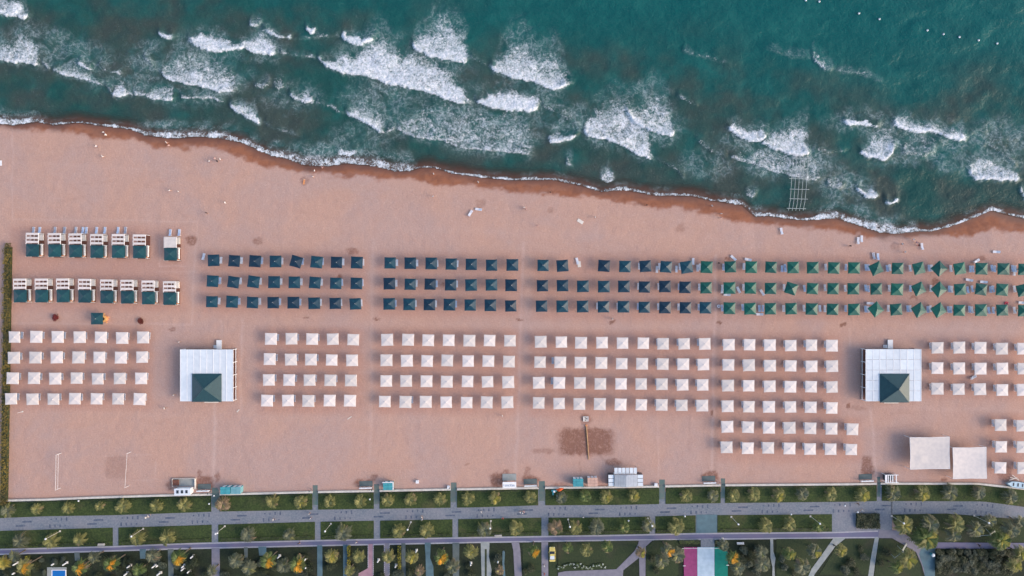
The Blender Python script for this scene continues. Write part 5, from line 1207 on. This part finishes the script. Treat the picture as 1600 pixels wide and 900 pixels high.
# ------------------------------------------------------------------ the yellow car
YEL = mat('yellow_car_paint', (.68, .56, .16), (.62, .50, .14), 2, .35, spec=.5)
x, y = P(862.8, 866.5, .8); t = thing('parked_car', 'yellow car parked on the grass beside the lilac path', 'car', (x, y, .045), 0)
def carbody(b):
    sec = [(-2.05, .70, .35, .62), (-1.9, .82, .28, .78), (-1.0, .86, .25, .86), (0.2, .87, .25, .88), (1.2, .85, .25, .84), (1.9, .80, .28, .72), (2.08, .66, .35, .58)]; vs = []; n = 8
    for yy, hw, zl, zh in sec: vs += [(-hw * .92, yy, zl), (-hw, yy, zl + .15), (-hw, yy, zh - .12), (-hw * .88, yy, zh), (hw * .88, yy, zh), (hw, yy, zh - .12), (hw, yy, zl + .15), (hw * .92, yy, zl)]
    fs = [(i * n + k, i * n + (k + 1) % n, (i + 1) * n + (k + 1) % n, (i + 1) * n + k) for i in range(len(sec) - 1) for k in range(n)]; fs += [tuple(range(n)), tuple((len(sec) - 1) * n + k for k in reversed(range(n)))]; b.add(vs, fs)
part('body', t, YEL, carbody)
def cabinb(b):
    lo = [(-.76, -1.5), (.76, -1.5), (.76, .95), (-.76, .95)]; hi = [(-.62, -1.1), (.62, -1.1), (.62, .35), (-.62, .35)]
    b.add([(*p, .84) for p in lo] + [(*p, 1.38) for p in hi], [(0, 1, 5, 4), (1, 2, 6, 5), (2, 3, 7, 6), (3, 0, 4, 7)])
part('window_glass', t, DARKG, cabinb); part('roof', t, YEL, lambda b: b.box((0, .12, 1.40), (1.22, .5, .06))); part('roof_panel', t, ROOFW, lambda b: b.box((0, -.62, 1.40), (1.22, .94, .06)))
for sx in (-.8, .8):
    for sy in (-1.3, 1.3):
        wh = part('wheel', t, DARKG, lambda b: b.tube([(sx - .1, sy, .3), (sx + .1, sy, .3)], [.31, .31], 14)); part('rim', wh, GREYM, lambda b: b.tube([(sx - .11, sy, .3), (sx + .11, sy, .3)], [.18, .18], 10))
    part('headlight', t, WHITE, lambda b: b.box((sx * .75, 2.03, .6), (.3, .08, .14))); part('mirror', t, YEL, lambda b: b.box((sx * 1.2, .75, .92), (.16, .1, .12)))

# ------------------------------------------------------------------ people
def skin_person(pose):
    J = {'pel': (0, 0, .95), 'ch': (0, 0, 1.3), 'nk': (0, .01, 1.5), 'hd': (0, .03, 1.60), 'ht': (0, .03, 1.74)}
    sw = .22 if pose == 'walk' else .03
    for s, n in ((-1, 'l'), (1, 'r')):
        J['hip' + n] = (s * .10, 0, .90); J['kn' + n] = (s * .11, s * sw * .7 + .02, .50); J['an' + n] = (s * .12, s * sw * 1.1 - .03, .09); J['to' + n] = (s * .14, s * sw * 1.1 + .16, .04)
        J['sh' + n] = (s * .19, 0, 1.43); J['el' + n] = (s * .27, -s * sw - .02, 1.15); J['wr' + n] = (s * .29, -s * sw + .10, .90); J['ha' + n] = (s * .29, -s * sw + .14, .80)
    E = [('pel', 'ch'), ('ch', 'nk'), ('nk', 'hd'), ('hd', 'ht')]
    for n in 'lr': E += [('pel', 'hip' + n), ('hip' + n, 'kn' + n), ('kn' + n, 'an' + n), ('an' + n, 'to' + n), ('ch', 'sh' + n), ('sh' + n, 'el' + n), ('el' + n, 'wr' + n), ('wr' + n, 'ha' + n)]
    R = {'pel': .15, 'ch': .15, 'nk': .06, 'hd': .095, 'ht': .08, 'hip': .095, 'kn': .06, 'an': .042, 'to': .038, 'sh': .07, 'el': .045, 'wr': .033, 'ha': .04}
    ks = list(J); me = bpy.data.meshes.new('body'); me.from_pydata([J[k] for k in ks], [(ks.index(a), ks.index(b)) for a, b in E], [])
    o = bpy.data.objects.new('tmp', me); COL.objects.link(o)
    bm = bmesh.new(); bm.from_mesh(me); ly = bm.verts.layers.skin.verify()
    bm.verts.ensure_lookup_table()
    for i, k in enumerate(ks):
        r = R.get(k) or R[k[:-1]]; bm.verts[i][ly].radius = (r, r * .8 if k in ('pel', 'ch') else r); bm.verts[i][ly].use_root = (k == 'pel')
    bm.to_mesh(me); bm.free()
    o.modifiers.new('s', 'SKIN'); o.modifiers.new('d', 'SUBSURF').levels = 1
    dg = bpy.context.evaluated_depsgraph_get(); m2 = bpy.data.meshes.new_from_object(o.evaluated_get(dg)); bpy.data.objects.remove(o); return m2
SKIN = mat('skin', (.52, .30, .20), (.45, .25, .16), 4, .6)
HAIR = mat('dark_hair', (.03, .022, .018), (.02, .015, .012), 4, .6)
CL = {k: mat('cloth_' + k, c, None, 4, .85) for k, c in (('white', (.75, .74, .72)), ('black', (.03, .03, .035)), ('red', (.5, .06, .05)), ('blue', (.08, .14, .35)), ('pink', (.62, .35, .33)))}
PB = {p: skin_person(p) for p in ('stand', 'walk')}
PM = {}
def person_mesh(pose, top, bot):
    key = (pose, top, bot)
    if key not in PM:
        me = PB[pose].copy(); me.materials.clear()
        for m in (SKIN, CL.get(top, SKIN), CL[bot], HAIR): me.materials.append(m)
        for p in me.polygons:
            z = p.center.z; p.use_smooth = True
            p.material_index = 3 if (z > 1.66 or (z > 1.58 and p.center.y < .0)) else (1 if 1.0 < z < 1.46 and abs(p.center.x) < .25 else (2 if .55 < z <= 1.0 and abs(p.center.x) < .24 else 0))
        PM[key] = me
    return PM[key]
PEOPLE = [(160,206,'walk','white','blue','walking on the wet sand, one of two, nearer the water'),(163.5,210,'stand','white','white','standing on wet sand, one of two, farther from the water'),(258.5,222,'walk','white','pink','walking at the foam edge, taller of a pair'),
 (262,226.5,'stand','pink','white','standing at the foam edge, second of a pair'),(149.5,228,'stand','white','blue','standing alone just above the wet sand'),(159.5,244,'walk','white','white','walking alone on open sand above the cabanas'),
 (326.5,251.5,'stand','white','blue','standing in a group by the wet sand, nearest the hedge'),(334.5,247,'stand','pink','white','standing in a group by the wet sand, in its middle'),(343.5,248.5,'walk','white','pink','in a group by the wet sand, nearest the water'),
 (339,251.5,'stand','black','black','in black, standing in the group by the wet sand'),(265,297.5,'stand','white','pink','standing on open sand, first of two'),(278.5,299,'stand','white','white','standing on open sand, second of two'),(351.5,316.5,'walk','white','white','walking alone on open sand far from the loungers'),
 (322.5,332.5,'stand','black','black','in black, alone above the navy parasols'),(490.5,266,'stand','white','blue','standing on orange wet sand beside a broad foam lobe'),(488,275.5,'stand','white','pink','standing just above that orange wet sand'),(502,260.5,'walk','pink','blue','wading at the broad foam lobe'),
 (676.5,306.5,'stand','white','blue','standing alone on sand near two stray loungers'),(747,284,'walk','white','black','walking on the wet sand strip'),(677,271,'stand','white','blue','wading in the shallow brown swash'),(819,324,'walk','white','pink','walking on open sand, taller of two'),(822,326.5,'stand','pink','white','on open sand, shorter of two'),
 (839.5,352.5,'stand','pink','blue','in pink, alone above the navy parasols'),(860,300,'walk','black','red','walking on the dark wet sand edge'),(930,339,'stand','white','white','in white beside the rectangle drawn on sand'),(1011,320,'walk','black','black','in black, at the wet sand line'),(1113.5,321,'stand','white','pink','standing in the swash, alone'),
 (1127.5,333.5,'stand','white','white','on orange wet sand, one of two, seaward'),(1126.5,340,'stand','pink','white','on orange wet sand, one of two, landward'),(1375,355,'walk','black','black','in black, wading in the foam lobe'),(1411,381,'stand','white','black','standing by a seaweed heap above the foam lobe'),(1415,393.5,'stand','white','pink','standing on sand between stray loungers'),
 (1429,374,'walk','white','pink','walking on brown wet sand'),(1434.5,378.5,'stand','pink','blue','standing below the brown wet sand'),(1437,383,'stand','black','red','in dark clothes beside the upright white lounger'),(1329.5,384,'stand','black','black','in black on the sand seaward of the green parasols'),(257,638,'walk','white','black','walking between white parasols and the plank-roofed hut'),
 (271,617.5,'stand','white','white','in white, beside the plank-roofed hut'),(279.5,534.5,'stand','white','white','in white, above the plank-roofed hut'),(1123,394+17,'stand','black','black','in black on the lane before the green parasols'),(957,498,'stand','white','black','behind the navy parasols, near the dark spot'),
 (785,650,'stand','white','white','in white on bare sand below the white parasols'),(228,808.5,'walk','white','white','walking on the promenade, first of a pair'),(232,806.5,'walk','white','blue','walking on the promenade, second of a pair'),(483,803,'stand','white','red','on the promenade by a crossing, one of two'),(485,810,'stand','white','blue','on the promenade by a crossing, other of two'),
 (427,812,'walk','white','black','walking on the promenade alone between crossings'),(659,808,'stand','white','black','standing at the lawn edge of the promenade'),(659.5,812,'stand','white','white','in white at the lawn edge of the promenade'),(812.5,800.5,'walk','white','blue','walking on the promenade, first of three'),(816,802,'walk','white','white','walking on the promenade, second of three'),
 (818.5,799.5,'walk','pink','blue','walking on the promenade, third of three'),(752,800,'stand','white','white','in white, alone on the promenade'),(785.5,810,'stand','red','red','in red, sitting-height at the lawn edge'),(911,808,'stand','white','black','at the lawn edge past the broad crossing'),(1348,798,'walk','white','white','in white near the dark square hedge'),
 (1341,787.5,'walk','black','black','in black, on the promenade near the sunlit yellow palm'),(556.5,847.5,'walk','white','black','walking on the violet cycle path'),(467,848.5,'walk','black','black','in black on the violet cycle path'),(850,884,'stand','white','white','in white on the lilac path near the car'),(1530,852,'walk','black','black','in black on the violet path by the thicket'),(850.5,897,'walk','red','red','in red on the lilac path')]
for i, (px, py, pose, a, bb, lb) in enumerate(PEOPLE):
    x, y = P(px, py, 1.0); o = obj('person', person_mesh(pose, a, bb), None, (x, y, gz(px, py) if py < 760 else .03), rnd.uniform(0, 6.28))
    lab = 'person ' + lb; tag(o, ' '.join(lab.split()[:16]), 'person', 'people on the beach and promenade')
# towels, floats and scraps on the sand
def towel(px, py, wd, ln, a, m, lb):
    t = thing('beach_towel', lb, 'towel', (*P(px, py), gz(px, py) + .06), math.radians(a), 'towels and scraps'); part('cloth', t, m, lambda b: b.box((0, 0, .02), (wd, ln, .03))); part('fringe', t, CREAM, lambda b: b.box((0, ln / 2 + .04, .02), (wd, .08, .02)))
towel(907, 346, .9, 1.7, 58, CREAM, 'cream towel lying slantwise on open sand above the navy parasols')
towel(905, 413, .9, 1.6, 5, CREAM, 'crumpled white towel in the navy row gap'); towel(474.5, 284, .5, 1.4, -8, ORANGEC, 'small orange towel on churned sand above the wet line')
towel(1, 255, .8, 1.4, 0, WHITE, 'white towel at the beach edge beyond the hedge'); towel(1456, 724, .35, 1.1, 0, WHITE, 'white scrap beside the larger canvas canopy'); towel(372, 642, .3, .9, -40, CREAM, 'thin pale board below the plank-roofed hut'); towel(546, 653, .25, 1.3, -55, CREAM, 'thin pale board below the five-wide block')
FLOATR = mat('red_rubber', (.62, .05, .09), (.5, .04, .07), 3, .5)
x, y = P(1572, 474); t = thing('swim_ring', 'red swim ring on sand beside the last green rows', 'swim ring', (x, y, .02)); part('ring', t, FLOATR, lambda b: ring(b, .22, .52, .02, .24, 16)); part('valve', t, WHITE, lambda b: b.box((.4, 0, .26), (.08, .08, .06)))
x, y = P(1122.8, 478.5); t = thing('swim_ring', 'white swim ring on the lane between navy and green parasols', 'swim ring', (x, y, .02)); part('ring', t, PLASTIC, lambda b: ring(b, .2, .45, .02, .2, 16)); part('valve', t, GREYM, lambda b: b.box((.34, 0, .22), (.08, .08, .06)))
